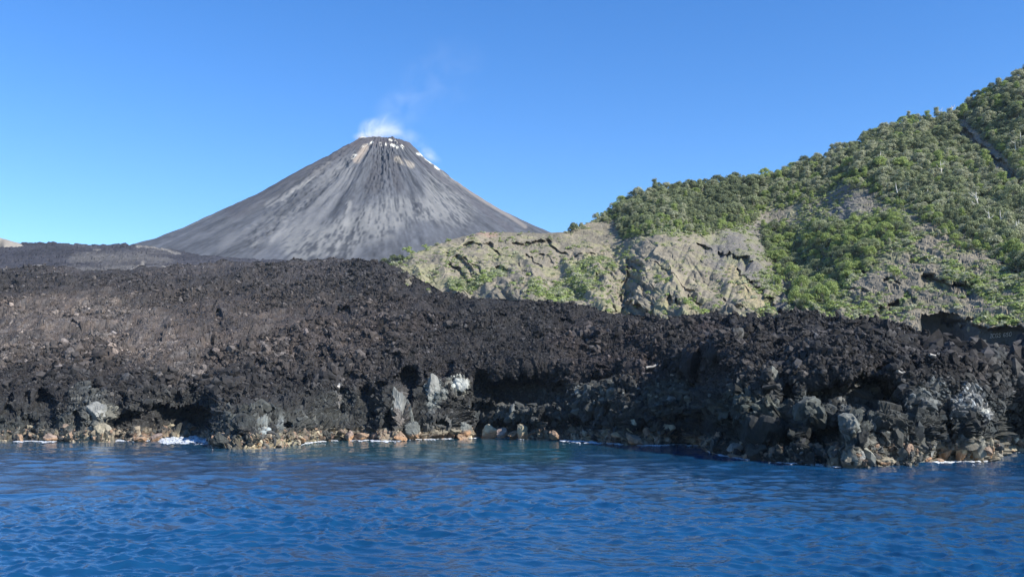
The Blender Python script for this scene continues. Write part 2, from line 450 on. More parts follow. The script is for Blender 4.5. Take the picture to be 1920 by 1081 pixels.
def build_lava():
    xs = np.concatenate([np.linspace(-520, -60, 90, endpoint=False), np.linspace(-60, 1980, 1330, endpoint=False), np.linspace(1980, 2440, 90)])
    nr = 350
    t = np.linspace(0, 1, nr)[:, None]
    X = xs[None, :] + 0 * t
    wob = np.stack([X / 1.0, 0 * X, 0 * X], -1)
    ytop = LAVA_SKY(X) - 2.5 * np.abs(fbm(wob, 22, 3, 77)) * 2
    ybot = SHORE(X) + 6
    Yp = ybot + (ytop - ybot) * t ** 0.93
    D = lava_depth(X, Yp)
    Q = np.stack([X, Yp, 0 * X], -1)
    wx = X + 10 * fbm(Q, 24, 3, 31); wy = Yp + 7 * fbm(Q, 18, 3, 32)
    carve = np.zeros(X.shape)
    for cx, cy, rx, ry, dp in CAVES:
        e = np.hypot((wx - cx) / rx, (wy - cy) / ry)
        carve = np.maximum(carve, 1.35 * dp * sstep(1.2, 0.85, e))
    bump = np.zeros(X.shape)
    for cx, cy, rx, ry, dp in BUMPS:
        e = np.hypot((wx - cx) / rx, (wy - cy) / ry)
        bump = np.maximum(bump, dp * 0.8 * np.sqrt(np.clip(1 - e * e, 0, 1)))
    ysh = SHORE(X)
    keep = sstep(0, 6, ysh - Yp)          # the foot of the rock stays where the water meets it
    D = D + carve * keep - bump * keep * (1 - np.clip(carve / 3, 0, 1))
    P0 = unproj(X, Yp, D)
    # broad relief, then angular blocks of falling size
    Ds = blur(D, 5)
    Nn = normals(blur(unproj(X, Yp, Ds), 4))
    if Nn[nr // 2, 700, 2] < 0: Nn = -Nn
    scale = np.clip(D / 230, 0.6, 2.2)
    cliff = sstep(0.0, 1.0, (ysh - Yp) / (ysh - CLIFF_Y(X)))
    P = P0.copy()
    wv = np.stack([fbm(P0, 5, 3, 1), fbm(P0, 5, 3, 2), fbm(P0, 5, 3, 3)], -1)
    warp = P0 + 2.4 * wv
    far = sstep(330, 560, D)
    rdg = 1 - np.abs(fbm(P0, 26, 4, 13)) * 3.2
    d = 1.6 * fbm(P0, 16, 3, 12) + 2.0 * np.clip(rdg, -1.5, 1) * cliff
    # the open field lies flat, so its flow blocks are longer down-slope than across
    ky = (1 - 0.7 * cliff)[..., None] ** np.array([0, 1, 0])
    y0 = P0[..., 1:2] * np.array([0, 1, 0])
    S0 = P0 - y0 + y0 * ky; warp = warp - y0 + y0 * ky
    d += 1.35 * blocks(warp * [1, 1, 0.8], 7.5, 21, 1.0) * (1 - 0.25 * cliff)
    d += 0.95 * blocks(warp, 3.2, 22, 1.3, 0.5) * (1 - 0.55 * cliff) * (1 - 0.45 * sstep(320, 400, D))
    d += 2.6 * blocks(P0 * [1, 1, 0.6] + 0.8 * wv, 6.0, 26, 1.5, 0.35) * (1 - cliff) * (1 - 0.75 * sstep(1855, 1885, X))
    d += 0.46 * blocks(S0 + 0.9 * wv, 1.5, 23, 1.2) * (0.9 - 0.6 * cliff)
    d += 0.26 * blocks(S0 + 0.4 * wv, 0.8, 24, 1.0) * (1 - far) * (0.8 - 0.5 * cliff)
    d += 0.4 * far * blocks(S0, 4.5, 25, 1.2)
    big = np.abs(fbm(P0 * [1, 1, 0], 70, 3, 14)); d += 2.4 * cliff * sstep(0.16, 0.0, big) - 2.4 * cliff * sstep(0.1, 0.5, fbm(P0 * [1, 1, 0], 34, 3, 15))
    edge = sstep(0, 0.05, 1 - t) * 0.6 + 0.4
    d = d * (0.35 + 0.65 * keep) * edge * (1 - 0.55 * np.clip(carve / 5, 0, 1))
    P = P + Nn * d[..., None]
    # hidden back slope so the field has thickness
    back = []
    for k, (dd, dz) in enumerate(((8, -1.5), (25, -6), (60, -14))):
        b = P[-1].copy(); b[:, 1] += dd; b[:, 0] *= (b[:, 1] / P[-1][:, 1]); b[:, 2] += dz
        back.append(b)
    # ---- rock colours
    z = P[..., 2]
    c = np.empty(P.shape); c[:] = (0.050, 0.0465, 0.045)
    n1 = fbm(P0, 30, 4, 41); n2 = fbm(P0, 9, 3, 42); n3 = fbm(Q, 60, 4, 43)
    brown = sstep(720, 640, Yp + 20 * n3) * sstep(900, 500, X + 60 * n3) * sstep(505, 600, Yp)
    c = mixc(c, (0.15, 0.124, 0.108), np.clip(brown * (0.75 + 0.5 * n1), 0, 1))
    mound = stroke(X, Yp + 15 * n3, [(0, 640), (110, 605), (200, 600), (290, 640), (330, 680)], 65)
    c = mixc(c, (0.33, 0.28, 0.24), 0.7 * mound * np.clip(0.5 + 2.5 * fbm(P0, 5, 3, 49), 0.2, 1) * np.clip(0.7 + 0.8 * n2, 0, 1))
    rb = np.maximum(stroke(X, Yp, [(1080, 650), (1200, 680)], 70), stroke(X, Yp, [(1340, 720), (1330, 640)], 45))
    rb = np.maximum(rb, stroke(X, Yp, [(560, 620), (800, 600)], 60) * 0.6)
    c = mixc(c, (0.075, 0.060, 0.056), 0.8 * rb * np.clip(0.6 + n2, 0, 1))
    green = sstep(0.0, 0.35, 1 - cliff) * 0.9
    c = mixc(c, (0.084, 0.090, 0.081), np.clip(green * (0.6 + 0.8 * n1), 0, 1))
    upper = sstep(560, 500, Yp) * sstep(900, 500, X)
    c = mixc(c, (0.125, 0.112, 0.112), 0.7 * upper * np.clip(0.8 + n1, 0, 1))
    # smooth slabs in a paler rock tone
    for cx, cy, rx, ry, col, s in ((812, 738, 20, 34, (0.34, 0.36, 0.33), 0.95), (864, 722, 24, 22, (0.42, 0.42, 0.36), 0.95), (752, 765, 22, 36, (0.22, 0.20, 0.18), 0.8), (1805, 762, 20, 26, (0.34, 0.35, 0.34), 0.7), (1740, 755, 40, 24, (0.17, 0.18, 0.17), 0.8),
                                   (1835, 775, 18, 9, (0.42, 0.42, 0.4), 0.7), (495, 795, 12, 18, (0.30, 0.32, 0.30), 0.8), (530, 792, 12, 16, (0.26, 0.28, 0.27), 0.7), (160, 765, 44, 34, (0.12, 0.125, 0.115), 0.8), (188, 780, 24, 22, (0.26, 0.25, 0.20), 0.8), (600, 785, 60, 20, (0.11, 0.115, 0.105), 0.8), (640, 740, 5, 34, (0.3, 0.29, 0.27), 0.7),
                                   (1260, 755, 60, 26, (0.11, 0.12, 0.105), 0.8), (1440, 775, 40, 24, (0.10, 0.11, 0.09), 0.8), (1520, 760, 34, 30, (0.10, 0.11, 0.095), 0.8), (1610, 800, 36, 30, (0.13, 0.14, 0.125), 0.8), (1390, 780, 50, 40, (0.085, 0.095, 0.078), 0.8), (1870, 690, 24, 30, (0.13, 0.13, 0.12), 0.5),
                                   (845, 795, 40, 18, (0.15, 0.15, 0.14), 0.7), (1110, 740, 50, 30, (0.10, 0.105, 0.095), 0.7), (940, 780, 60, 16, (0.11, 0.115, 0.105), 0.8), (1370, 640, 30, 10, (0.12, 0.12, 0.10), 0.6)):
        e = np.hypot((wx - cx) / rx, (wy - cy) / ry)
        c = mixc(c, col, s * sstep(1.15, 0.75, e + 0.25 * n2))
    # ochre splash zone
    zz = z + 1.3 * n2 + 1.1 * n1
    n4 = fbm(P0, 4, 3, 52)
    tan = sstep(3.6, 2.0, zz) * np.clip(0.75 + 1.6 * n4, 0, 1)
    c = mixc(c, (0.40, 0.34, 0.24), tan)
    c = mixc(c, (0.30, 0.18, 0.12), 0.8 * sstep(2.6, 0.9, z + 1.5 * n4) * np.clip(0.2 + 2.2 * fbm(P0, 7, 2, 53), 0, 1))
    right = sstep(1540, 1600, X)
    c = mixc(c, (0.30, 0.28, 0.22), 0.85 * right * sstep(5.0, 3.0, zz))
    headshade = sstep(1315, 1335, X) * sstep(1570, 1540, X)
    c = mixc(c, (0.040, 0.046, 0.042), 0.9 * headshade * sstep(8, 5, zz))  # shade of the headland's left face, put into the rock colour
    c = mixc(c, (0.50, 0.43, 0.28), 0.85 * stroke(X, Yp, [(458, 830), (520, 830), (585, 824)], 15) * np.clip(0.8 + n4, 0, 1))
    # fine mottling per block: some clinker is rustier, some greyer
    hb, _, _, _ = cells(S0, 1.7, 61)
    c = c * (0.72 + 0.6 * hf(hb, 3))[..., None]
    c = c * (1 + 0.12 * (hf(hb, 4) - 0.5)[..., None] * np.array([1, 0, -1]))
    c = c * (0.58 - 0.15 * cliff[..., None]) 
    c = np.clip(c, 0.010, 0.6)
    Pf = np.concatenate([P, np.array(back)], 0)
    cf = np.concatenate([c, np.repeat(c[-1:], 3, 0)], 0)
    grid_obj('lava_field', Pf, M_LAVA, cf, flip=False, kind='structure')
    return X, Yp, P, Nn, c, carve, cliff, D
LX, LY, LP, LN, LC, LCARVE, LCLIFF, LD = build_lava()

# ------------------------------------------------------------------ rocks
def ico(sub):
    import bmesh
    bm = bmesh.new(); bmesh.ops.create_icosphere(bm, subdivisions=sub, radius=1)
    V = np.array([v.co[:] for v in bm.verts]); F = np.array([[v.index for v in f.verts] for f in bm.faces]); bm.free()
    return V, F
ICO = {k: ico(k) for k in (1, 2, 3, 4)}

def rock_shape(seed, sub=2, planes=12, noise=0.06, stretch=(1, 1, 1)):
    r = np.random.default_rng(seed)
    V, F = ICO[sub]
    V = V.copy()
    n = r.normal(size=(planes, 3)); n /= np.linalg.norm(n, axis=1)[:, None]
    d = r.uniform(0.48, 0.9, planes)
    dot = V @ n.T
    rr = np.min(np.where(dot > 0.05, d / np.maximum(dot, 0.05), 9), axis=1)
    rr = np.minimum(rr, 1.25)
    V = V * rr[:, None]
    if noise:
        V = V * (1 + noise * fbm(V + seed * 3.1, 0.5, 3, seed))[:, None] + V / np.linalg.norm(V, axis=1)[:, None] * (noise * 1.5 * blocks(V + seed, 0.45, seed, 1.0))[:, None]
    return V * np.array(stretch), F

RUB = bpy.data.collections.new('rubble_shapes')
for k in range(9):
    r = random.Random(k)
    V, F = rock_shape(100 + k, 2 if k < 5 else 1, 9 + k % 4, 0.19, (1.1 + 0.4 * r.random(), 0.75 + 0.3 * r.random(), 0.65 + 0.35 * r.random()))
    me = raw_mesh('clinker_block', V, F, M_RUBBLE)
    RUB.objects.link(bpy.data.objects.new('clinker_%d' % k, me))

def instancer_tree(name, coll):
    ng = bpy.data.node_groups.new(name, 'GeometryNodeTree')
    ng.interface.new_socket('Geometry', in_out='INPUT', socket_type='NodeSocketGeometry')
    ng.interface.new_socket('Geometry', in_out='OUTPUT', socket_type='NodeSocketGeometry')
    gi = ng.nodes.new('NodeGroupInput'); go = ng.nodes.new('NodeGroupOutput')
    ci = ng.nodes.new('GeometryNodeCollectionInfo'); ci.inputs['Collection'].default_value = coll
    ci.inputs['Separate Children'].default_value = True; ci.inputs['Reset Children'].default_value = True
    ip = ng.nodes.new('GeometryNodeInstanceOnPoints'); ip.inputs['Pick Instance'].default_value = True
    def at(nm, ty):
        a = ng.nodes.new('GeometryNodeInputNamedAttribute'); a.data_type = ty; a.inputs['Name'].default_value = nm
        return a.outputs['Attribute']
    m2p = ng.nodes.new('GeometryNodeMeshToPoints')
    ng.links.new(gi.outputs[0], m2p.inputs['Mesh'])
    ng.links.new(m2p.outputs[0], ip.inputs['Points'])
    ng.links.new(ci.outputs[0], ip.inputs['Instance'])
    ng.links.new(at('shape', 'INT'), ip.inputs['Instance Index'])
    e2r = ng.nodes.new('FunctionNodeEulerToRotation')
    ng.links.new(at('rot', 'FLOAT_VECTOR'), e2r.inputs[0])
    ng.links.new(e2r.outputs[0], ip.inputs['Rotation'])
    ng.links.new(at('size', 'FLOAT_VECTOR'), ip.inputs['Scale'])
    ng.links.new(ip.outputs[0], go.inputs[0])
    return ng

def scatter(name, P, rot, size, shape, cols, coll, **kw):
    me = bpy.data.meshes.new(name)
    n = len(P)
    me.vertices.add(n); me.vertices.foreach_set('co', np.ascontiguousarray(P, np.float32).ravel())
    def fa(nm, ty, v, key):
        a = me.attributes.new(nm, ty, 'POINT'); a.data.foreach_set(key, np.ascontiguousarray(v).ravel())
    fa('rot', 'FLOAT_VECTOR', np.asarray(rot, np.float32), 'vector')
    fa('size', 'FLOAT_VECTOR', np.asarray(size, np.float32), 'vector')
    fa('shape', 'INT', np.asarray(shape, np.int32), 'value')
    if cols is not None:
        c = np.ones((n, 4), np.float32); c[:, :3] = cols
        fa('tint', 'FLOAT_COLOR', c, 'color')
    o = link(name, me, **kw)
    md = o.modifiers.new('scatter', 'NODES'); md.node_group = instancer_tree(name + '_nodes', coll)
    return o

def sample_grid(w, n, r):
    idx = r.choice(w.size, n, p=(w / w.sum()).ravel())
    i, j = np.unravel_index(idx, w.shape)
    a, b = r.random((n, 1)), r.random((n, 1))
    q = lambda A: (A[i, j] * (1 - a) + A[i + 1, j] * a) * (1 - b) + (A[i, j + 1] * (1 - a) + A[i + 1, j + 1] * a) * b
    return i, j, q(LP), q(LC), q(LN)
def build_rubble():
    r = np.random.default_rng(11)
    e1 = LP[1:, :-1] - LP[:-1, :-1]; e2 = LP[:-1, 1:] - LP[:-1, :-1]
    area = np.linalg.norm(np.cross(e1, e2), axis=-1)
    dist = LD[:-1, :-1]
    cut = (slice(None, -1), slice(None, -1))
    up = LY[cut] < SHORE(LX[cut]) - 12
    cl = fbm(LP[cut], 18, 3, 91); cs = fbm(LP[cut], 30, 3, 92)
    # loose clinker over the open field: coarse in some patches, nearly gravel in others
    px = np.gradient(LX, axis=1)[cut]
    w = LCLIFF[cut] ** 3.0 * np.clip(0.9 + 0.7 * cl, 0.6, 1.6) * up * (px * 0.7 + np.minimum(area * (230 / dist) ** 2, 8) * 0.9)
    n = 290000
    i, j, P, c, nn = sample_grid(w, n, r)
    D = LD[i, j]
    u = r.random(n); coarse = np.clip(1.0 + 2.2 * cs[i, j], 0.5, 1.7)
    s = (0.17 + 0.50 * u ** 2.6 + 0.6 * u ** 22) * coarse ** (0.4 + 0.6 * u) * np.clip((D / 230) ** 0.1, 0.9, 1.1) * (0.72 + 0.28 * sstep(480, 300, D))
    rot = np.stack([r.normal(size=n) * 0.9, r.normal(size=n) * 0.9, r.random(n) * 6.28], 1)
    sz = s[:, None] * r.uniform(0.7, 1.35, (n, 3))
    P[:, 2] += s * r.uniform(-0.3, 0.75, n)
    c = c * np.clip(np.exp(r.normal(size=(n, 1)) * 0.5 + 0.1), 0.35, 3.5)
    qx, qy = proj(P); ok = ~((qx > 1835) & (qx < 1915) & (qy < 656))
    P, rot, sz, c = P[ok], rot[ok], sz[ok], c[ok]; n = len(P)
    scatter('lava_rubble', P, rot, sz, r.integers(0, 9, n), c, RUB, kind='stuff')
    # broken angular blocks that make up the sea cliff
    w = area * (1 - 0.97 * sstep(0.75, 1.0, LCLIFF[cut])) * np.where(LCARVE[cut] > 3, 0.7, 1) * np.clip(0.8 + 2 * cl, 0.1, 2) * (LY[cut] < SHORE(LX[cut]) - 3)
    n = 4200
    i, j, P, c, nn = sample_grid(w, n, r)
    u = r.random(n)
    s = 0.35 + 0.85 * u + 0.6 * u ** 6
    rot = np.stack([r.normal(size=n) * 0.25, r.normal(size=n) * 0.25, r.random(n) * 6.28], 1)
    sz = s[:, None] * np.stack([r.uniform(0.7, 1.2, n), r.uniform(0.7, 1.2, n), r.uniform(0.9, 1.8, n)], 1)
    P = P - nn * (0.6 * s)[:, None]
    c = c * np.clip(np.exp(r.normal(size=(n, 1)) * 0.35), 0.5, 2.2)
    scatter('cliff_blocks', P, rot, sz, r.integers(0, 5, n), c, RUB, kind='stuff')
    # small broken rock along the tide line
    w = area * (LP[cut][..., 2] < 3.0) * (LP[cut][..., 2] > -0.6) * np.clip(0.6 + 2 * cl, 0.05, 2)
    n = 5200
    i, j, P, c, nn = sample_grid(w, n, r)
    u = r.random(n)
    s = 0.14 + 0.3 * u + 0.5 * u ** 6
    rot = r.random((n, 3)) * 6.28
    sz = s[:, None] * r.uniform(0.7, 1.4, (n, 3))
    pal = np.array([(0.24, 0.20, 0.145), (0.18, 0.135, 0.10), (0.09, 0.09, 0.08), (0.045, 0.045, 0.043), (0.21, 0.145, 0.10), (0.06, 0.06, 0.053)])
    c = pal[r.integers(0, 6, n)] * r.uniform(0.7, 1.3, (n, 1))
    P[:, 1] -= 0.2
    scatter('tideline_rubble', P, rot, sz, r.integers(0, 5, n), c, RUB, kind='stuff')
build_rubble()

# ------------------------------------------------------------------ volcano
CONE_D = 1450.0
def build_cone():
    cx = (712 - 960) / FPX * CONE_D
    naz, nrd = 720, 230
    az = np.linspace(0, 2 * math.pi, naz)[None, :]
    mpp = CONE_D / FPX
    left = [(0, 262), (40, 255), (50, 257), (84, 278), (137, 311), (184, 339), (246, 378), (293, 404), (356, 439), (403, 460), (450, 474), (560, 492), (700, 505), (900, 515)]
    right = [(0, 262), (22, 255), (48, 260), (62, 272), (88, 298), (138, 338), (188, 374), (238, 403), (298, 433), (380, 470), (480, 500), (600, 520), (900, 530)]
    front = [(0, 262), (30, 256), (50, 262), (62, 272), (90, 299), (140, 342), (200, 393), (262, 442), (330, 493), (434, 565), (560, 625), (700, 680), (900, 740)]
    rp = np.concatenate([np.linspace(0, 70, 40, endpoint=False), np.linspace(70, 480, 160, endpoint=False), np.linspace(480, 900, 30)])[:, None]
    def zof(tab): return CAM_H + CONE_D * (HZ - np.interp(rp, [a for a, b in tab], [b for a, b in tab])) / FPX
    zl, zr, zf = zof(left), zof(right), zof(front)
    ca, sa = np.cos(az), np.sin(az)
    wl = np.clip(-ca, 0, 1) ** 2; wr = np.clip(ca, 0, 1) ** 2; wf = sa * sa
    Z = zl * wl + zr * wr + zf * wf
    R = rp * mpp
    X = cx + R * ca; Y = CONE_D + R * sa
    P = np.stack([X, Y, Z + 0 * X], -1)
    rr = R + 0 * ca
    A = np.stack([np.cos(az) * 1.0 + 0 * rr, np.sin(az) + 0 * rr, rr / 400], -1)
    out = sstep(20, 60, rr)
    # radial gullies and rough flow ribs below the rim
    g = fbm(A * [1, 1, 0.3], 0.10, 4, 5)
    g2 = fbm(A * [1, 1, 0.35], 0.035, 3, 6)
    g3 = fbm(A * [1, 1, 0.4], 0.014, 2, 8)
    d = out * (g * 5.0 + g2 * 1.8 + g3 * 0.7) * (0.35 + sstep(420, 90, rr) * 0.65)
    px, py = proj(P)
    ribs = np.maximum(stroke(px, py, [(725, 290), (715, 345)], 48), stroke(px, py, [(650, 290), (560, 370), (480, 440)], 34))
    ribs = np.maximum(ribs, stroke(px, py, [(800, 310), (880, 375), (960, 425)], 16) * 0.5)
    d += ribs * (np.abs(fbm(A, 0.03, 3, 15)) * 6 - 1.5) + ribs * 1.0 * blocks(P, 7, 16)
    d += (1 - out) * (fbm(P, 14, 3, 18) * 4 + blocks(P, 9, 19) * 2)
    d += 1.2 * fbm(P, 20, 4, 17)
    Nn = normals(P)
    if Nn[100, 540, 2] < 0: Nn = -Nn
    P = P + Nn * (d * sstep(0, 6, rr))[..., None]
    px, py = proj(P)
    # ---- ash and cinder colours
    n1 = fbm(A * [1, 1, 0.35], 0.16, 4, 25); n2 = fbm(A * [1, 1, 0.3], 0.05, 4, 26); n3 = fbm(P, 60, 4, 27); n4 = fbm(A * [1, 1, 0.3], 0.008, 3, 29)
    c = np.empty(P.shape); c[:] = (0.086, 0.091, 0.102)
    c = c * (0.93 + 0.26 * n1 + 0.30 * n2 + 0.42 * n4 + 0.15 * n3)[..., None]
    lite = stroke(px + 12 * n2, py + 24 * n3, [(830, 350), (860, 385), (760, 395), (690, 420), (620, 450), (560, 455)], 46)
    c = mixc(c, (0.185, 0.185, 0.178), 0.75 * lite * np.clip(0.7 + 2.2 * n4 + 1.5 * n2, 0, 1))
    lite = stroke(px, py, [(640, 330), (600, 390), (520, 430), (440, 465)], 40)
    c = mixc(c, (0.16, 0.162, 0.165), 0.6 * lite * np.clip(0.7 + 2.5 * n2, 0, 1))
    for pts, w, k in (([(620, 305), (560, 350), (500, 385)], 7, 0.9), ([(590, 330), (530, 375)], 4, 0.8), ([(535, 430), (510, 450)], 6, 0.8), ([(482, 455), (470, 466)], 5, 0.8), ([(655, 380), (650, 420)], 7, 0.7), ([(700, 395), (694, 425)], 7, 0.6), ([(610, 460), (606, 480)], 6, 0.8), ([(636, 455), (634, 480)], 5, 0.8)):
        c = mixc(c, (0.23, 0.228, 0.22), 0.8 * k * stroke(px + 5 * n4, py, pts, w) * np.clip(0.8 + 2 * n2, 0, 1))
    dark = stroke(px, py, [(660, 268), (600, 305), (520, 350), (440, 395)], 24)
    c = mixc(c, (0.066, 0.065, 0.074), 0.7 * dark * np.clip(0.8 + 1.5 * n2, 0, 1))
    c = mixc(c, (0.060, 0.060, 0.066), 0.75 * stroke(px, py, [(705, 300), (700, 345)], 26) * np.clip(0.6 + 3 * n2, 0, 1))
    c = mixc(c, (0.060, 0.060, 0.066), 0.75 * stroke(px, py, [(735, 300), (742, 352)], 20) * np.clip(0.6 + 3 * n2, 0, 1))
    c = mixc(c, (0.075, 0.070, 0.078), 0.8 * sstep(284, 268, py) * np.clip(0.9 + n3, 0, 1))
    c = mixc(c, (0.075, 0.075, 0.085), 0.8 * stroke(px, py, [(775, 290), (830, 335), (900, 388), (960, 432)], 8) * np.clip(0.9 + n3, 0, 1))
    c = mixc(c, (0.26, 0.23, 0.20), 0.5 * stroke(px, py, [(848, 334), (900, 372), (960, 408), (985, 425)], 5))
    c = mixc(c, (0.30, 0.25, 0.20), 0.7 * stroke(px, py, [(668, 300), (685, 276)], 9) * np.clip(0.9 + 3 * n2, 0, 1))
    c = mixc(c, (0.34, 0.30, 0.24), 0.65 * stroke(px, py, [(745, 298), (772, 310)], 8) * np.clip(0.9 + 3 * n2, 0, 1))
    # fumarole salts round the rim
    for pts, w, k in (([(783, 288), (796, 294), (806, 304), (822, 316)], 3.6, 0.9), ([(681, 275), (698, 267)], 2.6, 0.55), ([(713, 268), (714, 272)], 2.6, 1), ([(722, 268), (724, 271)], 2.4, 0.9), ([(730, 262), (735, 263)], 2.3, 0.9), ([(741, 265), (744, 268)], 2.4, 0.9),
                      ([(734, 271), (745, 276)], 3.0, 1), ([(753, 273), (757, 278)], 2.8, 1), ([(672, 258), (690, 256)], 1.6, 0.6), ([(640, 270), (652, 262)], 2, 0.4), ([(668, 290), (660, 296)], 3, 0.6)):
        c = mixc(c, (0.72, 0.70, 0.61), np.clip(k * stroke(px + 1.6 * n4, py + 1.4 * n3, pts, w * 1.1) * (0.55 + 2.5 * fbm(P, 5, 3, 66)), 0, 0.95))
    o = grid_obj('volcano', P, M_CONE, np.clip(c, 0.02, 0.85), smooth=True, flip=True, kind='structure')
    return o
build_cone()

# ------------------------------------------------------------------ far lava shelf and ash hill
def build_far():
    xs = np.linspace(-700, 1000, 620); nr = 90
    t = np.linspace(0, 1, nr)[:, None]
    X = xs[None, :] + 0 * t
    top = curve([(-700, 450), (0, 456), (40, 455), (70, 453), (110, 455), (140, 457), (180, 459), (210, 458), (235, 456), (275, 461), (330, 470), (380, 478), (450, 484), (560, 489), (700, 492), (1000, 500)])(X)
    bot = 560
    Yp = bot + (top - bot) * t
    s = (bot - Yp) / (bot - top)
    D = 620 + (1080 - 620) * s ** 1.2
    P0 = unproj(X, Yp, D)
    Nn = normals(P0)
    if Nn[45, 300, 2] < 0: Nn = -Nn
    d = 4 * fbm(P0, 70, 3, 3) * (1 - t ** 4) + 2.2 * blocks(P0, 16, 5, 1.1) * (1 - 0.5 * t) + 1.5 * blocks(P0, 7, 6, 1.1)
    P = P0 + Nn * d[..., None]
    b = P[-1:].copy(); b[..., 1] += 60; b[..., 2] -= 25
    n1 = fbm(P0, 60, 4, 8)
    c = np.empty(P.shape); c[:] = (0.046, 0.046, 0.054)
    c = c * (1 + 0.35 * n1)[..., None]
    c = mixc(c, (0.11, 0.105, 0.10), 0.7 * stroke(X, Yp, [(150, 492), (250, 500), (300, 480)], 36) * np.clip(0.7 + n1 * 2, 0, 1))
    for pts, w in (([(245, 509), (258, 503), (268, 494)], 3), ([(305, 502), (330, 500)], 2.6), ([(66, 500), (78, 498)], 2.4), ([(255, 461), (290, 464), (335, 476)], 3), ([(172, 467), (185, 467)], 2), ([(190, 514), (215, 520)], 2.5)):
        c = mixc(c, (0.24, 0.225, 0.20), 0.55 * stroke(X + 9 * n1, Yp + 2 * n1, pts, w))
    P = np.concatenate([P, b], 0); c = np.concatenate([c, c[-1:]], 0)
    grid_obj('lava_plateau', P, M_FAR, c, kind='structure')
    # pale ash spur at the far edge
    xs = np.linspace(-420, 59, 220); nr = 60
    X = xs[None, :] + 0 * np.linspace(0, 1, nr)[:, None]
    top = curve([(-420, 340), (-150, 405), (0, 444.5), (30, 454), (50, 462), (59, 464)])(X)
    bot = curve([(-420, 520), (0, 505), (8, 480), (40, 480), (52, 472), (59, 465)])(X)
    t = np.linspace(0, 1, nr)[:, None]
    Yp = bot + (top - bot) * t
    D = 1010 + 50 * t
    P = unproj(X, Yp, D)
    Nn = normals(P)
    P = P + Nn * (1.4 * fbm(P * [1, 1, 0.3], 14, 4, 7) * sstep(59, 40, X))[..., None]
    b = P[-1:].copy(); b[..., 1] += 60; b[..., 2] -= 50
    P = np.concatenate([P, b], 0)
    c = np.empty(P.shape); c[:] = (0.25, 0.225, 0.19)
    c = c * (1 + 0.25 * fbm(P * [1, 0.3, 0.2], 12, 3, 9))[..., None]
    grid_obj('ash_hill', P, M_CONE, c, smooth=True, kind='structure')
build_far()

# ------------------------------------------------------------------ the caldera hillside
HILL_SKY = curve([(640, 540), (700, 512), (720, 500), (760, 484), (800, 466), (850, 448), (900, 436.5), (950, 434), (1000, 436), (1060, 435), (1085, 424), (1110, 414), (1150, 390), (1190, 370), (1230, 356), (1280, 350),
                  (1340, 345), (1420, 336), (1480, 322), (1520, 305), (1560, 292), (1610, 270), (1650, 246), (1700, 230), (1760, 224), (1790, 218), (1815, 192), (1850, 174), (1900, 152), (1930, 132), (2200, 20), (2500, -60)])
RBF = [(640, 540, 575), (720, 505, 575), (800, 470, 585), (900, 436, 600), (1050, 434, 610), (1160, 420, 620), (760, 520, 520), (850, 545, 500), (930, 480, 572), (1050, 490, 566), (1150, 480, 572),
       (900, 560, 455), (1000, 560, 438), (1100, 580, 415), (1130, 530, 480), (860, 530, 515), (1230, 450, 545), (1330, 452, 548), (1205, 500, 486), (1170, 500, 535), (1250, 590, 375), (1350, 590, 376), (1440, 600, 374),
       (1400, 520, 452), (1430, 560, 416), (1462, 480, 556), (1462, 560, 468), (1500, 600, 400), (1430, 440, 588), (1560, 600, 338), (1640, 480, 436), (1560, 520, 452), (1700, 440, 455), (1600, 360, 566), (1560, 355, 600),
       (1700, 600, 325), (1800, 520, 372), (1920, 600, 298), (1920, 540, 340), (1800, 440, 435), (1920, 420, 440), (1200, 355, 650), (1340, 340, 660), (1500, 310, 662), (1650, 240, 665), (1780, 217, 655), (1850, 170, 645),
       (1920, 130, 642), (1920, 250, 555), (1830, 290, 590), (1750, 330, 548), (1500, 400, 590), (1300, 400, 615), (1150, 400, 635), (2200, 30, 650), (2200, 600, 290), (2200, 400, 430), (2500, 200, 560), (2500, 620, 280),
       (1200, 640, 345), (900, 620, 420), (1500, 660, 330), (1750, 660, 290), (1920, 680, 255), (2200, 700, 250), (700, 580, 480), (2500, -60, 800)]
def rbf_fit(pts):
    p = np.array(pts, float); xy = p[:, :2] / 400
    r = np.linalg.norm(xy[:, None] - xy[None], axis=-1)
    K = r + 0
    n = len(p)
    A = np.zeros((n + 3, n + 3)); A[:n, :n] = K - 0.02 * np.eye(n); A[:n, n] = 1; A[:n, n + 1:] = xy; A[n, :n] = 1; A[n + 1:, :n] = xy.T
    sol = np.linalg.solve(A, np.concatenate([np.log(p[:, 2]), [0, 0, 0]]))
    def f(X, Y):
        x, y = np.asarray(X) / 400, np.asarray(Y) / 400
        out = sol[n] + sol[n + 1] * x + sol[n + 2] * y
        for k in range(n):
            out = out + sol[k] * np.hypot(x - xy[k, 0], y - xy[k, 1])
        return np.exp(out)
    return f
hill_D = rbf_fit(RBF)

WALL_TOP = curve([(1700, 640), (1722, 606), (1728, 588), (1745, 584), (1762, 581), (1785, 584), (1800, 592), (1815, 606), (1835, 615), (1860, 618), (1885, 615), (1910, 622), (1940, 628), (2000, 660)])
FOREST = [(1060, 436), (1100, 418), (1150, 412), (1165, 450), (1200, 448), (1260, 440), (1330, 432), (1370, 425), (1410, 410), (1450, 392), (1520, 380), (1545, 360), (1580, 345), (1630, 352), (1660, 375), (1720, 400), (1760, 430), (1800, 455), (1840, 470), (1880, 490), (1930, 545), (2300, 620), (2300, -100), (1060, -100)]
VALLEY = [(1425, 445), (1450, 430), (1510, 440), (1560, 430), (1620, 415), (1680, 415), (1700, 430), (1660, 470), (1610, 500), (1580, 540), (1545, 575), (1500, 590), (1490, 545), (1470, 520), (1450, 500), (1430, 480)]
SCREE = [(1785, 228), (1810, 225), (1850, 262), (1880, 290), (1915, 330), (1940, 380), (1905, 360), (1870, 330), (1830, 290), (1800, 255)]
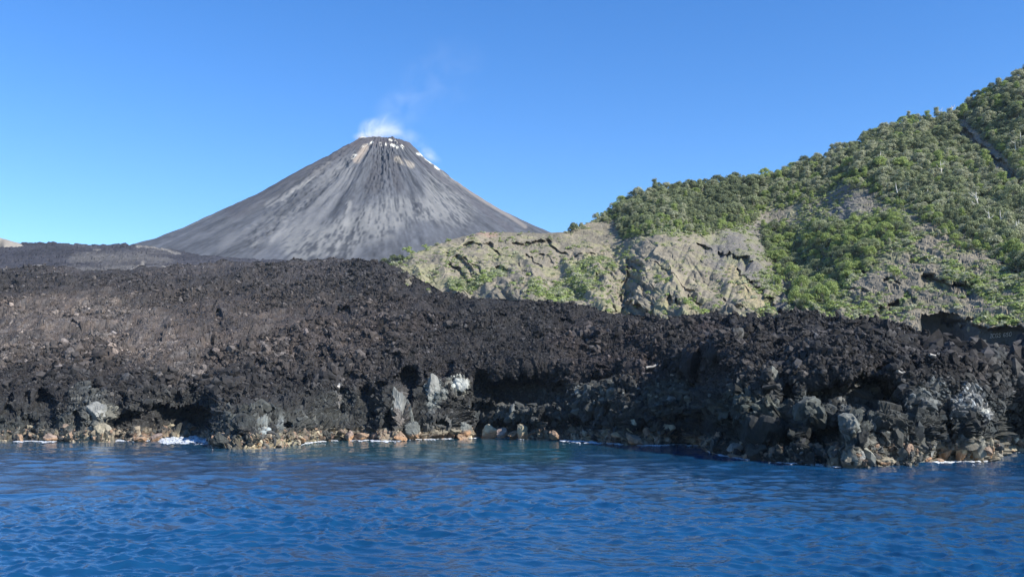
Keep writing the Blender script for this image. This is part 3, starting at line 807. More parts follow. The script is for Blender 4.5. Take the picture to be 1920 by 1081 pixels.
SHRUBZ = [([(1470, 470), (1560, 450), (1640, 440)], 40)]

def build_hill():
    xs = np.concatenate([np.linspace(640, 1960, 800, endpoint=False), np.linspace(1960, 2500, 90)])
    nr = 300
    t = np.linspace(0, 1, nr)[:, None]
    X = xs[None, :] + 0 * t
    ytop = HILL_SKY(X); ybot = LAVA_SKY(X) + 26
    ybot = np.maximum(ybot, ytop + 30)
    Yp = ybot + (ytop - ybot) * t
    D = hill_D(X, Yp)
    Q = np.stack([X, Yp, 0 * X], -1)
    wx = X + 7 * fbm(Q, 30, 3, 131); wy = Yp + 5 * fbm(Q, 20, 3, 132)
    # undercut wall at the foot of the right-hand slope
    wt = WALL_TOP(X)
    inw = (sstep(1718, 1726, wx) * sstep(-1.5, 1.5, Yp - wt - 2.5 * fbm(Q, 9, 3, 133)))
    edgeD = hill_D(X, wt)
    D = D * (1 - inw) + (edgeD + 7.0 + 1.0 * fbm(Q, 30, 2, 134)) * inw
    # hollows and overhung ledges (strokes that cut back and down)
    cuts = [([(1172, 560), (1180, 530), (1192, 510), (1196, 525), (1186, 545)], 17, 12), ([(1160, 592), (1178, 574), (1200, 585), (1225, 597)], 12, 9), ([(1255, 565), (1268, 580), (1285, 592)], 6, 6),
            ([(870, 458), (892, 459), (915, 460), (928, 474), (934, 480)], 5, 4), ([(930, 500), (940, 508), (952, 514)], 5, 4), ([(965, 457), (1000, 456), (1030, 455), (1045, 468), (1065, 484), (1072, 492)], 4.5, 4),
            ([(840, 480), (858, 488), (875, 505), (892, 520)], 5, 4), ([(870, 490), (890, 505), (902, 518)], 4, 4), ([(845, 500), (862, 515), (876, 526)], 4, 4), ([(988, 480), (1005, 492), (1012, 504)], 3.5, 3), ([(1080, 484), (1100, 482), (1130, 478)], 4, 3),
            ([(970, 495), (978, 508), (984, 514)], 3, 3), ([(1015, 472), (1030, 485), (1038, 492)], 3, 3),
            ([(1090, 515), (1108, 510), (1118, 508)], 5, 3), ([(1120, 526), (1126, 530)], 5, 4), ([(1310, 458), (1350, 470), (1385, 485), (1405, 495)], 5, 5), ([(1385, 505), (1400, 525), (1420, 550), (1445, 575)], 6, 6),
            ([(1350, 580), (1400, 600), (1430, 606)], 4, 3), ([(1288, 545), (1320, 560)], 2.5, 2), ([(1300, 520), (1330, 538), (1360, 550)], 2.5, 2), ([(1230, 500), (1270, 525), (1300, 545)], 2, 2), ([(1380, 530), (1400, 548)], 2.5, 2),
            ([(1452, 500), (1452, 515), (1440, 520)], 8, 5), ([(1520, 570), (1590, 530), (1620, 510)], 3.5, 4), ([(1650, 585), (1670, 572), (1680, 568)], 7, 6), ([(1740, 525), (1780, 540), (1820, 545)], 13, 8), ([(1665, 530), (1680, 535)], 7, 5), ([(1590, 550), (1630, 553)], 4, 3),
            ([(1710, 485), (1740, 488)], 6, 4), ([(1700, 550), (1712, 570)], 5, 4), ([(1600, 600), (1625, 590)], 3, 3), ([(1770, 600), (1800, 608), (1830, 600)], 7, 3), ([(1880, 500), (1910, 510)], 5, 3), ([(1790, 235), (1850, 290), (1920, 350)], 8, 6),
            ([(1130, 595), (1150, 580)], 5, 3), ([(1560, 485), (1600, 470)], 6, 4), ([(1500, 480), (1520, 500)], 6, 4)]
    wx2 = X + 6 * fbm(Q, 10, 3, 141); wy2 = Yp + 6 * fbm(Q, 10, 3, 142)
    cm = np.clip(1.15 + 1.9 * fbm(Q, 13, 2, 195), 0.0, 1.2)
    cut = np.zeros(X.shape); lip = np.zeros(X.shape)
    for pts, w, dp in cuts:
        cut = np.maximum(cut, 1.5 * dp * stroke(wx2, wy2, pts, w * (0.55 + 0.75 * np.clip(cm, 0, 1))))
        lip = np.maximum(lip, 0.22 * dp * stroke(wx2 - 0.9 * w, wy2 + 1.3 * w, pts, w * 1.3))
    D = D + cut * np.where(cut > 8, 1, cm) - lip * cm
    P0 = unproj(X, Yp, D)
    Nn = normals(blur(unproj(X, Yp, blur(hill_D(X, Yp), 3)), 3))
    if Nn[150, 400, 2] < 0: Nn = -Nn
    # bedded tuff: layers that dip towards the sea, broken into ledges
    e = P0[..., 2] * 0.75 + P0[..., 0] * 0.42 - P0[..., 1] * 0.12 + 5 * fbm(P0, 30, 3, 151)
    def saw(v): f = v - np.floor(v); return f * 1.0 - sstep(0.82, 1.0, f) * 1.0
    rr_ = sstep(1560, 1640, X)
    n_w = fbm(P0, 35, 2, 198)
    lowr = sstep(640, 480, D)
    d = 3.0 * fbm(P0, 45, 4, 152)
    d += lowr * (1.5 * saw(e / 9) * np.clip(0.6 + 1.5 * fbm(P0, 25, 2, 153), 0, 1) + 0.8 * saw(e / 3.4 + 0.3) * np.clip(0.5 + 1.5 * fbm(P0, 14, 2, 154), 0, 1))
    fq = np.stack([(-0.75 * X + 0.66 * Yp) / 62, (0.66 * X + 0.75 * Yp) / 210, 0 * X], -1) + 0.25 * n_w[..., None]
    d += lowr * (1 - rr_) * 11 * (0.33 - np.abs(fbm(fq, 1.0, 3, 197)))
    d += 0.55 * blocks(P0 * [1, 0.35, 1.2], 6, 155, 0.9) + 0.26 * blocks(P0 * [1, 0.35, 1], 2.6, 156, 1.0)
    qa = 0.8 * X + 0.6 * Yp + 12 * fbm(Q, 40, 2, 191); qb = -0.6 * X + 0.8 * Yp + 5 * fbm(Q, 22, 3, 192)
    led = fbm(np.stack([qa / 60, qb / 7.5, 0 * X], -1), 1.0, 3, 193)
    d += lowr * (1 - rr_) * 1.4 * (sstep(-0.15, 0.05, led) - 0.5) * np.clip(0.5 + 1.6 * fbm(Q, 60, 2, 194), 0, 1)
    rr = sstep(1560, 1640, X)
    d += rr * (0.7 * blocks(P0 * [1, 0.3, 1], 4, 157, 1.2) + 0.3 * blocks(P0 * [1, 0.3, 1], 1.7, 158, 1.2))
    # rills down the bare slopes
    rl = np.abs(fbm(np.stack([X + 0.55 * Yp, 0.12 * Yp, 0 * X], -1), 26, 3, 159))
    d += lowr * 2.4 * (rl - 0.25) * (1 - rr)
    d = d * (1 - 0.75 * inw)
    d = d * (0.4 + 0.6 * sstep(0, 0.04, 1 - t))
    P = P0 + Nn * d[..., None]
    # ---- colours
    n1 = fbm(P0, 40, 4, 161); n2 = fbm(P0, 12, 4, 162); n3 = fbm(P0, 4, 3, 163)
    c = np.empty(P.shape); c[:] = (0.24, 0.21, 0.155)
    c = mixc(c, (0.165, 0.15, 0.115), np.clip(0.3 + 1.6 * n1, 0, 0.8))
    c = mixc(c, (0.33, 0.285, 0.205), np.clip(0.15 + 1.8 * n2, 0, 0.6) * sstep(1560, 1500, X))
    c = mixc(c, (0.17, 0.16, 0.145), 0.75 * stroke(X, Yp + 6 * n2, [(1480, 580), (1470, 480), (1420, 440), (1350, 465), (1420, 520)], 45))
    c = mixc(c, (0.17, 0.165, 0.155), 0.8 * inpoly(wx, wy, [(1540, 350), (1640, 350), (1720, 400), (1700, 440), (1560, 430)]) * 1.0)
    c = mixc(c, (0.175, 0.155, 0.115), 0.7 * rr * np.clip(0.6 + n1, 0, 1))
    c = mixc(c, (0.36, 0.30, 0.17), 0.65 * np.clip(stroke(wx, wy, [(1370, 500), (1400, 555), (1440, 598)], 18) + stroke(wx, wy, [(1240, 570), (1300, 597)], 12), 0, 1))
    c = mixc(c, (0.33, 0.22, 0.17), 0.6 * stroke(wx, wy, [(900, 437), (925, 437)], 8))
    c = mixc(c, (0.28, 0.245, 0.205), 0.85 * inpoly(wx, wy, SCREE) * 1.0)
    c = mixc(c, (0.10, 0.105, 0.10), 0.9 * inw)  # shade under the overhang, also darkened into the wall colour
    # moss and grass that cover the rock
    gr = np.zeros(X.shape)
    for pts, w in (([(1040, 560), (1070, 535), (1110, 510), (1140, 500)], 18), ([(1060, 555), (1090, 545), (1110, 530)], 14), ([(850, 542), (900, 528), (940, 518)], 12), ([(1000, 545), (1010, 555)], 10), ([(1290, 580), (1320, 590)], 8), ([(1170, 482), (1185, 480)], 8),
                   ([(1435, 590), (1440, 600)], 9), ([(1435, 520), (1440, 545), (1440, 560)], 14), ([(1300, 590), (1310, 596)], 8), ([(1500, 590), (1560, 550), (1600, 500)], 26), ([(1780, 500), (1830, 540), (1900, 570)], 16), ([(1850, 540), (1900, 575), (1930, 590)], 14),
                   ([(1860, 500), (1920, 560)], 14), ([(1500, 460), (1600, 440), (1690, 430)], 40), ([(1690, 470), (1740, 485)], 10), ([(1840, 605), (1900, 605)], 9), ([(1230, 440), (1400, 420)], 12), ([(1230, 530), (1240, 535)], 5)):
        gr = np.maximum(gr, stroke(wx, wy, pts, w * 1.25))
    gr = np.clip(gr * (0.75 + 2 * n3 + n2), 0, 1)
    slopeg = np.clip(1.6 * n2 + 0.8 * n3 - 0.12, 0, 0.4)
    c = mixc(c, (0.19, 0.21, 0.075), slopeg * (1 - inw))
    c = mixc(c, (0.20, 0.26, 0.07), 0.75 * gr * (1 - inw))
    forest = (inpoly(wx, wy, FOREST) | inpoly(wx, wy, VALLEY)) & ~inpoly(wx, wy, SCREE)
    c = mixc(c, (0.11, 0.12, 0.07), 0.7 * forest)
    c = np.clip(c * 0.82, 0.02, 0.5)
    back = []
    for dd, dz in ((10, -3), (40, -22), (120, -80)):
        b = P[-1].copy(); b[:, 1] += dd; b[:, 2] += dz; back.append(b)
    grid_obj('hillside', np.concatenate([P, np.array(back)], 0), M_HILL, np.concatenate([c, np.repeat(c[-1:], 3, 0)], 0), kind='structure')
    return xs, X, Yp, P, gr, inw
HXS, HX, HY, HP, HGR, HINW = build_hill()
def hill_at(x, y):
    """point of the hillside mesh in the direction (x, y)"""
    j = int(np.argmin(np.abs(HXS - x)))
    i = int(np.argmin(np.abs(HY[:, j] - y)))
    return HP[i, j].copy()
LXS = LX[0]
def lava_at(x, y):
    j = int(np.argmin(np.abs(LXS - x)))
    i = int(np.argmin(np.abs(LY[:, j] - y)))
    return LP[i, j].copy(), float(LD[i, j])

# ------------------------------------------------------------------ plants
def tube(pts, rad, k=5):
    """tapered tube of quads"""
    pts = np.array(pts, float); n = len(pts)
    V = []
    for i in range(n):
        tdir = pts[min(i + 1, n - 1)] - pts[max(i - 1, 0)]
        tdir /= np.linalg.norm(tdir) + 1e-9
        a = np.cross(tdir, [0.3, 0.9, 0.1]); a /= np.linalg.norm(a) + 1e-9
        b = np.cross(tdir, a)
        for j in range(k):
            th = 2 * math.pi * j / k
            V.append(pts[i] + rad[i] * (a * math.cos(th) + b * math.sin(th)))
    F = []
    for i in range(n - 1):
        for j in range(k):
            F.append((i * k + j, i * k + (j + 1) % k, (i + 1) * k + (j + 1) % k, (i + 1) * k + j))
    return np.array(V), np.array(F)

def leaves(r, centre, rad, n, size):
    """n leaf-cluster quads through the shell of an ellipsoid"""
    d = r.normal(size=(n, 3)); d /= np.linalg.norm(d, axis=1)[:, None]
    q = r.uniform(0.4, 1.25, n) ** 0.7
    d[:, 2] = np.where(d[:, 2] < -0.35, -d[:, 2], d[:, 2])
    c = centre + d * rad * q[:, None]
    nn = d + r.normal(size=(n, 3)) * 0.55 + np.array([0, 0, 0.35]); nn /= np.linalg.norm(nn, axis=1)[:, None]
    a = np.cross(nn, r.normal(size=(n, 3))); a /= np.linalg.norm(a, axis=1)[:, None]
    b = np.cross(nn, a)
    s = size * r.uniform(0.6, 1.3, n)[:, None]
    V = np.stack([c - a * s - b * s * 0.35, c + a * s * 0.2 - b * s * 0.8, c + a * s + b * s * 0.3, c - a * s * 0.15 + b * s * 0.85], 1).reshape(-1, 3)
    F = np.arange(4 * n).reshape(n, 4)
    return V, F

def tree_geo(seed, kind):
    """crown and trunk of a tree about 9 m high (kinds differ in habit)"""
    r = np.random.default_rng(seed)
    H = {'spreading': 8.0, 'tall': 10.5, 'round': 7.0, 'shrub': 3.4}[kind]
    wdt = {'spreading': 4.6, 'tall': 2.9, 'round': 3.5, 'shrub': 2.2}[kind]
    nb = {'spreading': 16, 'tall': 14, 'round': 13, 'shrub': 6}[kind]
    per = {'spreading': 105, 'tall': 105, 'round': 105, 'shrub': 80}[kind]
    crown, wood = [], []
    lean = r.normal(size=2) * 0.5
    base = 0.35 if kind != 'shrub' else 0.05
    wood.append(tube([(0, 0, -1.5), (lean[0] * .3, lean[1] * .3, H * 0.3), (lean[0], lean[1], H * 0.75)], [0.24, 0.17, 0.06] if kind != 'shrub' else [0.08, 0.06, 0.03]))
    for k in range(nb):
        a = 2.4 * k + r.random(); q = math.sqrt((k + 0.5) / nb)
        zr = {'spreading': H * (0.86 - 0.50 * q * q * q), 'tall': H * (base + (1 - base) * (1 - k / nb) * 0.92), 'round': H * (0.84 - 0.58 * q * q), 'shrub': H * (0.7 - 0.4 * q)}[kind] + r.normal() * 0.35
        rr = wdt * (q * 0.82 if kind != 'tall' else (0.25 + 0.5 * r.random()) * (0.5 + k / nb * 0.6))
        cc = np.array([lean[0] + rr * math.cos(a), lean[1] + rr * math.sin(a), zr])
        br = {'spreading': 1.75, 'tall': 1.5, 'round': 1.6, 'shrub': 0.95}[kind] * r.uniform(0.75, 1.25)
        crown.append(leaves(r, cc, np.array([br, br, br * 0.8]), per, 0.27 if kind != 'shrub' else 0.22))
        if kind != 'shrub' or k % 2:
            h0 = H * (0.28 + 0.3 * r.random())
            wood.append(tube([(lean[0] * h0 / H, lean[1] * h0 / H, h0), tuple(cc * [0.6, 0.6, 0.85]), tuple(cc)], [0.09, 0.06, 0.02], 4))
    return merge(crown), merge(wood)

TREES = {}          # (kind, variant, tone) -> (crown mesh, trunk mesh)
WOOD = {}
for kind in ('spreading', 'tall', 'round', 'shrub'):
    for v in range(3):
        (cv, cf), (wv, wf) = tree_geo(50 + v * 7 + len(kind), kind)
        wm = raw_mesh(kind + '_trunk', wv, wf, M_BARK)
        for tone, m in TONES.items():
            TREES[(kind, v, tone)] = (raw_mesh(kind + '_crown', cv, cf, m), wm)
# combined shapes for the parts of the wood that read as one mass
WOODC = bpy.data.collections.new('wood_shapes')
SHAPES = []
for (kind, v, tone), (cm, wm) in TREES.items():
    if kind == 'shrub' and v > 0: continue
    me = cm.copy(); 
    ob = bpy.data.objects.new('w%02d_tree' % len(SHAPES), me)
    WOODC.objects.link(ob); SHAPES.append((kind, v, tone))

ORD = ['first', 'second', 'third', 'fourth', 'fifth', 'sixth', 'seventh', 'eighth', 'ninth', 'tenth', 'eleventh', 'twelfth', 'thirteenth', 'fourteenth', 'fifteenth', 'sixteenth', 'seventeenth', 'eighteenth', 'nineteenth', 'twentieth',
       'twenty-first', 'twenty-second', 'twenty-third', 'twenty-fourth', 'twenty-fifth', 'twenty-sixth', 'twenty-seventh', 'twenty-eighth', 'twenty-ninth', 'thirtieth']

def place_tree(kind, v, tone, P, s, rz, label, group, name='tree', cat='tree'):
    cm, wm = TREES[(kind, v, tone)]
    e = bpy.data.objects.new(name, None); COL.objects.link(e)
    e.location = (P[0], P[1], P[2] - (0.9 if kind != 'shrub' else 0.1) * s[1]); e.rotation_euler = (0, 0, rz); e.scale = (s[0], s[0], s[1])
    e.empty_display_size = 0.5
    e['label'] = label; e['category'] = cat; e['group'] = group
    c = bpy.data.objects.new('crown', cm); COL.objects.link(c); c.parent = e
    w = bpy.data.objects.new('trunk', wm); COL.objects.link(w); w.parent = e
    return e

def build_woods():
    r = np.random.default_rng(21)
    # candidate places: dart throwing in world space over the wooded slopes
    nr, nc = HX.shape
    QQ = np.stack([HX, HY, 0 * HX], -1)
    ex, ey = HX + 26 * fbm(QQ, 26, 3, 301), HY + 20 * fbm(QQ, 22, 3, 302)
    fm = inpoly(ex, ey, FOREST) & ~inpoly(HX, HY, SCREE) & (HX > 1062)
    vm = inpoly(ex, ey, VALLEY)
    gaps = fbm(HP, 13, 3, 303) > 0.42
    fm &= ~(gaps & (HY - HILL_SKY(HX) > 25)); vm &= ~gaps
    ii, jj = np.nonzero((fm | vm))
    order = r.permutation(len(ii))
    cell = {}
    sel = []
    R = 2.75
    for o in order[:90000]:
        p = HP[ii[o], jj[o]]
        key = (int(p[0] // R), int(p[1] // R))
        ok = True
        for a in (-1, 0, 1):
            for b in (-1, 0, 1):
                for q in cell.get((key[0] + a, key[1] + b), ()):
                    if (q[0] - p[0]) ** 2 + (q[1] - p[1]) ** 2 < R * R: ok = False; break
                if not ok: break
            if not ok: break
        if ok:
            cell.setdefault(key, []).append(p); sel.append((ii[o], jj[o]))
    sel = np.array(sel)
    P = HP[sel[:, 0], sel[:, 1]]; X = HX[sel[:, 0], sel[:, 1]]; Y = HY[sel[:, 0], sel[:, 1]]
    n = len(P)
    # one row just over the crest, so the skyline is made of trees
    tn = fbm(P, 26, 3, 171) + 0.35 * r.normal(size=n)
    infr = (X > 1062) & (X < 1925)
    isv = inpoly(X, Y, VALLEY)
    specs = []
    for k in range(n):
        v = tn[k]
        if isv[k]:
            tone = ('fresh green', 'mid green', 'dark green', 'fresh green')[min(3, int(r.random() * 4))]
            kind = ('shrub', 'round', 'shrub', 'spreading')[r.integers(0, 4)]; s = r.uniform(0.5, 0.9)
        else:
            tone = 'dark green' if v < -0.34 else 'mid green' if v < 0.05 else 'pale olive' if v < 0.5 else 'fresh green'
            kind = ('spreading', 'tall', 'round', 'round', 'spreading')[r.integers(0, 5)]
            if Y[k] - HILL_SKY(X[k]) < 14 and kind == 'tall' and r.random() < 0.75: kind = 'spreading'
            s = r.uniform(0.36, 0.82) + 0.35 * r.random() ** 5
            edge = not inpoly(np.array([X[k]]), np.array([Y[k] + 16]), FOREST)[0]
            if edge: s *= 0.7; tone = tone if r.random() < 0.6 else 'fresh green'
        specs.append((kind, int(r.integers(0, 3)), tone, s, s * r.uniform(0.85, 1.2)))
    D = P[:, 1]
    big = np.array([sp[3] for sp in specs]) / D * np.array([{'spreading': 8, 'tall': 10, 'round': 7, 'shrub': 3.2}[sp[0]] for sp in specs])
    sky = Y - HILL_SKY(X)
    score = big * np.where(infr, 1, 0) * np.where(sky < 12, 1.5, 1)
    pick = np.argsort(-score)[:282]
    pickset = set(pick.tolist())
    # names of places for the labels
    def zone(x, y, s):
        if inpoly(np.array([x]), np.array([y]), VALLEY)[0]:
            return 'in gully below grey dome'
        if s < 14: band = 'on skyline'
        elif s < 60: band = 'below skyline'
        elif s < 130: band = 'mid slope'
        else: band = 'low slope'
        if x < 1180: return band + ' above brown ridge'
        if x < 1340: return band + ' behind layered spur'
        if x < 1530: return band + ' above gully'
        if x < 1660: return band + ' over grey dome'
        if x < 1790: return band + ' left of scree'
        return band + ' right of scree'
    zones = {}
    for k in pick: zones.setdefault((zone(X[k], Y[k], sky[k]), specs[k][2], specs[k][0]), []).append(k)
    KW = {'spreading': 'flat-topped', 'tall': 'tall', 'round': 'rounded', 'shrub': 'low bushy'}
    for (z, tone, kind), ks in zones.items():
        ks.sort(key=lambda k: X[k])
        for m, k in enumerate(ks):
            lab = '%s %s tree %s' % (tone, KW[kind], z)
            if len(ks) > 1: lab += ', %s from left' % ORD[min(m, 29)]
            sp = specs[k]
            place_tree(sp[0], sp[1], sp[2], P[k], (sp[3], sp[4]), r.uniform(0, 6.28), lab, 'trees of the wooded hillside')
    rest = np.array([k for k in range(n) if k not in pickset])
    shp = np.array([SHAPES.index((specs[k][0], specs[k][1] if specs[k][0] != 'shrub' else 0, specs[k][2])) for k in rest])
    rot = np.zeros((len(rest), 3)); rot[:, 2] = r.uniform(0, 6.28, len(rest))
    sz = np.array([(specs[k][3], specs[k][3], specs[k][4]) for k in rest])
    scatter('woodland', P[rest] - np.array([0, 0, 0.9]), rot, sz, shp, None, WOODC, kind='stuff')
    print('trees', n, len(pick), len(rest))
build_woods()

# low green growth over the bare slopes
TUFTC = bpy.data.collections.new('tuft_shapes')
for k in range(4):
    r = np.random.default_rng(300 + k)
    V, F = leaves(r, np.array([0, 0, 0.25]), np.array([0.9, 0.9, 0.45]), 46, 0.24)
    TUFTC.objects.link(bpy.data.objects.new('t%d_tuft' % k, raw_mesh('tuft', V, F, TONES[('fresh green', 'mid green', 'fresh green', 'pale olive')[k]])))
def build_tufts():
    r = np.random.default_rng(31)
    m = (HX < 1960)
    cl = fbm(HP, 9, 3, 181)
    forest = inpoly(HX, HY, FOREST)
    w = (HGR * 1.0 + 0.05 * np.clip(cl + 0.1, 0, 1) * 3 + 0.3 * forest + 0.55 * np.clip(fbm(HP, 22, 3, 182) + 0.1, 0, 1) * (HX > 1400) ) * m * (HINW < 0.2) * (HP[..., 1] ** 0)
    w = np.where(inpoly(HX, HY, SCREE), 0, w)
    n = 21000
    idx = r.choice(w.size, n, p=(w / w.sum()).ravel())
    P = HP.reshape(-1, 3)[idx]
    s = r.uniform(0.45, 1.2, n) + 1.0 * r.random(n) ** 7
    rot = np.zeros((n, 3)); rot[:, 2] = r.uniform(0, 6.28, n)
    scatter('ground_cover', P, rot, np.stack([s, s, s * r.uniform(0.6, 1.3, n)], 1), r.integers(0, 4, n), None, TUFTC, kind='stuff')
build_tufts()

# single plants that can be picked out
r_ = random.Random(5)
for x, y, kind, tone, s, lab in (
        (722, 497, 'round', 'dark green', 0.95, 'dark green tree at the far tip of the low ridge, against the volcano'),
        (738, 492, 'round', 'dark green', 0.85, 'dark green tree just right of the tip tree on the low ridge'),
        (752, 488, 'round', 'mid green', 0.75, 'mid green bush between dark tip trees and yellow-green bush, ridge end'),
        (772, 482, 'shrub', 'fresh green', 1.5, 'yellow-green rounded bush on the ridge end against the volcano'),
        (802, 468, 'shrub', 'fresh green', 1.0, 'low yellow-green bush on the ridge crest, first past the bush clump'),
        (820, 461, 'shrub', 'pale olive', 0.9, 'small olive bush on the ridge crest, second past the bush clump'),
        (838, 455, 'shrub', 'fresh green', 0.8, 'smallest yellow-green bush on the climbing ridge crest'),
        (715, 512, 'shrub', 'fresh green', 1.2, 'low green bush at the lava edge under the tip trees'),
        (742, 508, 'shrub', 'pale olive', 1.0, 'low olive bush at the lava edge right under the dark trees'),
        (1075, 434, 'round', 'dark green', 1.05, 'dark lone tree standing clear on the skyline where the wood begins'),
        (1672, 522, 'shrub', 'fresh green', 1.3, 'bright green round bush alone on the rocky slope'),
        (1684, 530, 'shrub', 'fresh green', 1.0, 'smaller bright bush touching the lone round bush on rocky slope'),
        (866, 540, 'shrub', 'mid green', 1.3, 'dense green bush at the left end of the hollow under the ledges'),
        (890, 534, 'shrub', 'mid green', 1.2, 'green bush second along the hollow under the ledges'),
        (914, 530, 'shrub', 'fresh green', 1.1, 'fresh green bush third along the hollow under the ledges'),
        (940, 524, 'shrub', 'pale olive', 1.0, 'olive bush last along the hollow under the ledges'),
        (1440, 545, 'shrub', 'fresh green', 1.5, 'bright green bush hanging in the cleft beside the tan slab slope'),
        (1442, 520, 'shrub', 'mid green', 1.2, 'green bush above the bright one in the cleft')):
    place_tree(kind, r_.randrange(3), tone, hill_at(x, y), (s, s * r_.uniform(0.85, 1.05)), r_.random() * 6, lab, 'bushes and small trees on the bare slopes',
               name='bush' if kind == 'shrub' else 'tree', cat='bush' if kind == 'shrub' else 'tree')

def dead_tree(x, y, H, seed, label, nb=5):
    r = random.Random(seed)
    P = hill_at(x, y)
    e = bpy.data.objects.new('dead_tree', None); COL.objects.link(e); e.location = P
    e['label'] = label; e['category'] = 'dead tree'; e['group'] = 'bleached dead trees'
    lean = (r.uniform(-.12, .12), r.uniform(-.05, .05))
    top = np.array([lean[0] * H, lean[1] * H, H])
    V, F = tube([(0, 0, -1.5), tuple(top * 0.35 + [0.1, 0, 0]), tuple(top * 0.7 - [0.15, 0, 0]), tuple(top)], [0.42, 0.34, 0.22, 0.07], 7)
    link('trunk', raw_mesh('dead_trunk', V, F, M_DEADWOOD), e)
    for k in range(nb):
        h = H * r.uniform(0.35, 0.85); a = r.choice((0, math.pi)) + r.uniform(-0.9, 0.9); L = H * r.uniform(0.25, 0.5)
        p0 = top * (h / H)
        p1 = p0 + np.array([math.cos(a) * L * .5, math.sin(a) * L * .5, L * .35]); p2 = p1 + np.array([math.cos(a + .5) * L * .35, math.sin(a + .5) * L * .3, L * .45])
        V, F = tube([p0, p1, p2], [0.17, 0.11, 0.03], 5)
        link('branch', raw_mesh('dead_branch', V, F, M_DEADWOOD), e)
for a in ((1836, 398, 11, 1, 'tall forked white dead tree in the dark wood low on the slope', 6), (1830, 392, 9, 2, 'white dead tree leaning beside the tall forked one', 4), (1857, 428, 8, 3, 'crooked pale dead tree with a sideways branch, below the forked pair', 4),
          (1879, 432, 9.5, 4, 'straight thin pale dead trunk right of the crooked one', 1), (1907, 448, 9, 5, 'pale dead trunk with drooping top near the slope edge', 2), (1651, 312, 9, 6, 'pale dead trunk standing in the upper wood below the skyline', 1),
          (1765, 332, 9, 7, 'grey many-branched dead tree in the middle of the wood', 7), (1682, 368, 9, 8, 'slim pale dead trunk over the bare grey dome', 1), (1740, 372, 8, 9, 'short grey dead trunk right of the slim one', 1), (1916, 280, 10, 10, 'bright white dead trunk beyond the scree near the top', 2),
          (1905, 288, 7, 11, 'short white dead trunk left of the bright one beyond the scree', 1), (1760, 222, 8, 12, 'bare thin-branched tree on the skyline left of the gap', 7), (1786, 218, 8, 13, 'bare leaning tree on the skyline at the gap above the scree', 5), (1918, 345, 7, 14, 'white dead stump at the lower end of the scree', 1)):
    dead_tree(*a)

# ------------------------------------------------------------------ boulders along the shore
def boulder_mesh(seed, col, wet=None, sub=3, stretch=(1, 1, 1)):
    V, F = rock_shape(seed, sub, 12, 0.03, stretch)
    V = V * (1 + 0.10 * blocks(V + seed, 0.5, seed, 1.2) + 0.05 * blocks(V * 1.0 + seed, 0.2, seed + 1, 1.2))[:, None]
    c = np.empty(V.shape); c[:] = col
    if wet is not None:
        c = mixc(c, wet, sstep(-0.05, -0.55, V[:, 2] + 0.25 * fbm(V, 0.6, 2, seed)))
    c = c * (1 + 0.25 * fbm(V, 0.5, 3, seed + 5))[:, None]
    return raw_mesh('boulder', V, F, M_LAVA, np.clip(c, 0.02, 0.7))
KC = {'black': (0.045, 0.048, 0.045), 'charcoal': (0.085, 0.09, 0.08), 'grey': (0.14, 0.145, 0.13), 'pale grey': (0.21, 0.21, 0.19), 'whitish': (0.33, 0.33, 0.29), 'tan': (0.27, 0.235, 0.165), 'orange-brown': (0.24, 0.165, 0.11), 'pinkish brown': (0.25, 0.19, 0.155), 'cream': (0.36, 0.32, 0.23)}
WETC = (0.34, 0.20, 0.11)
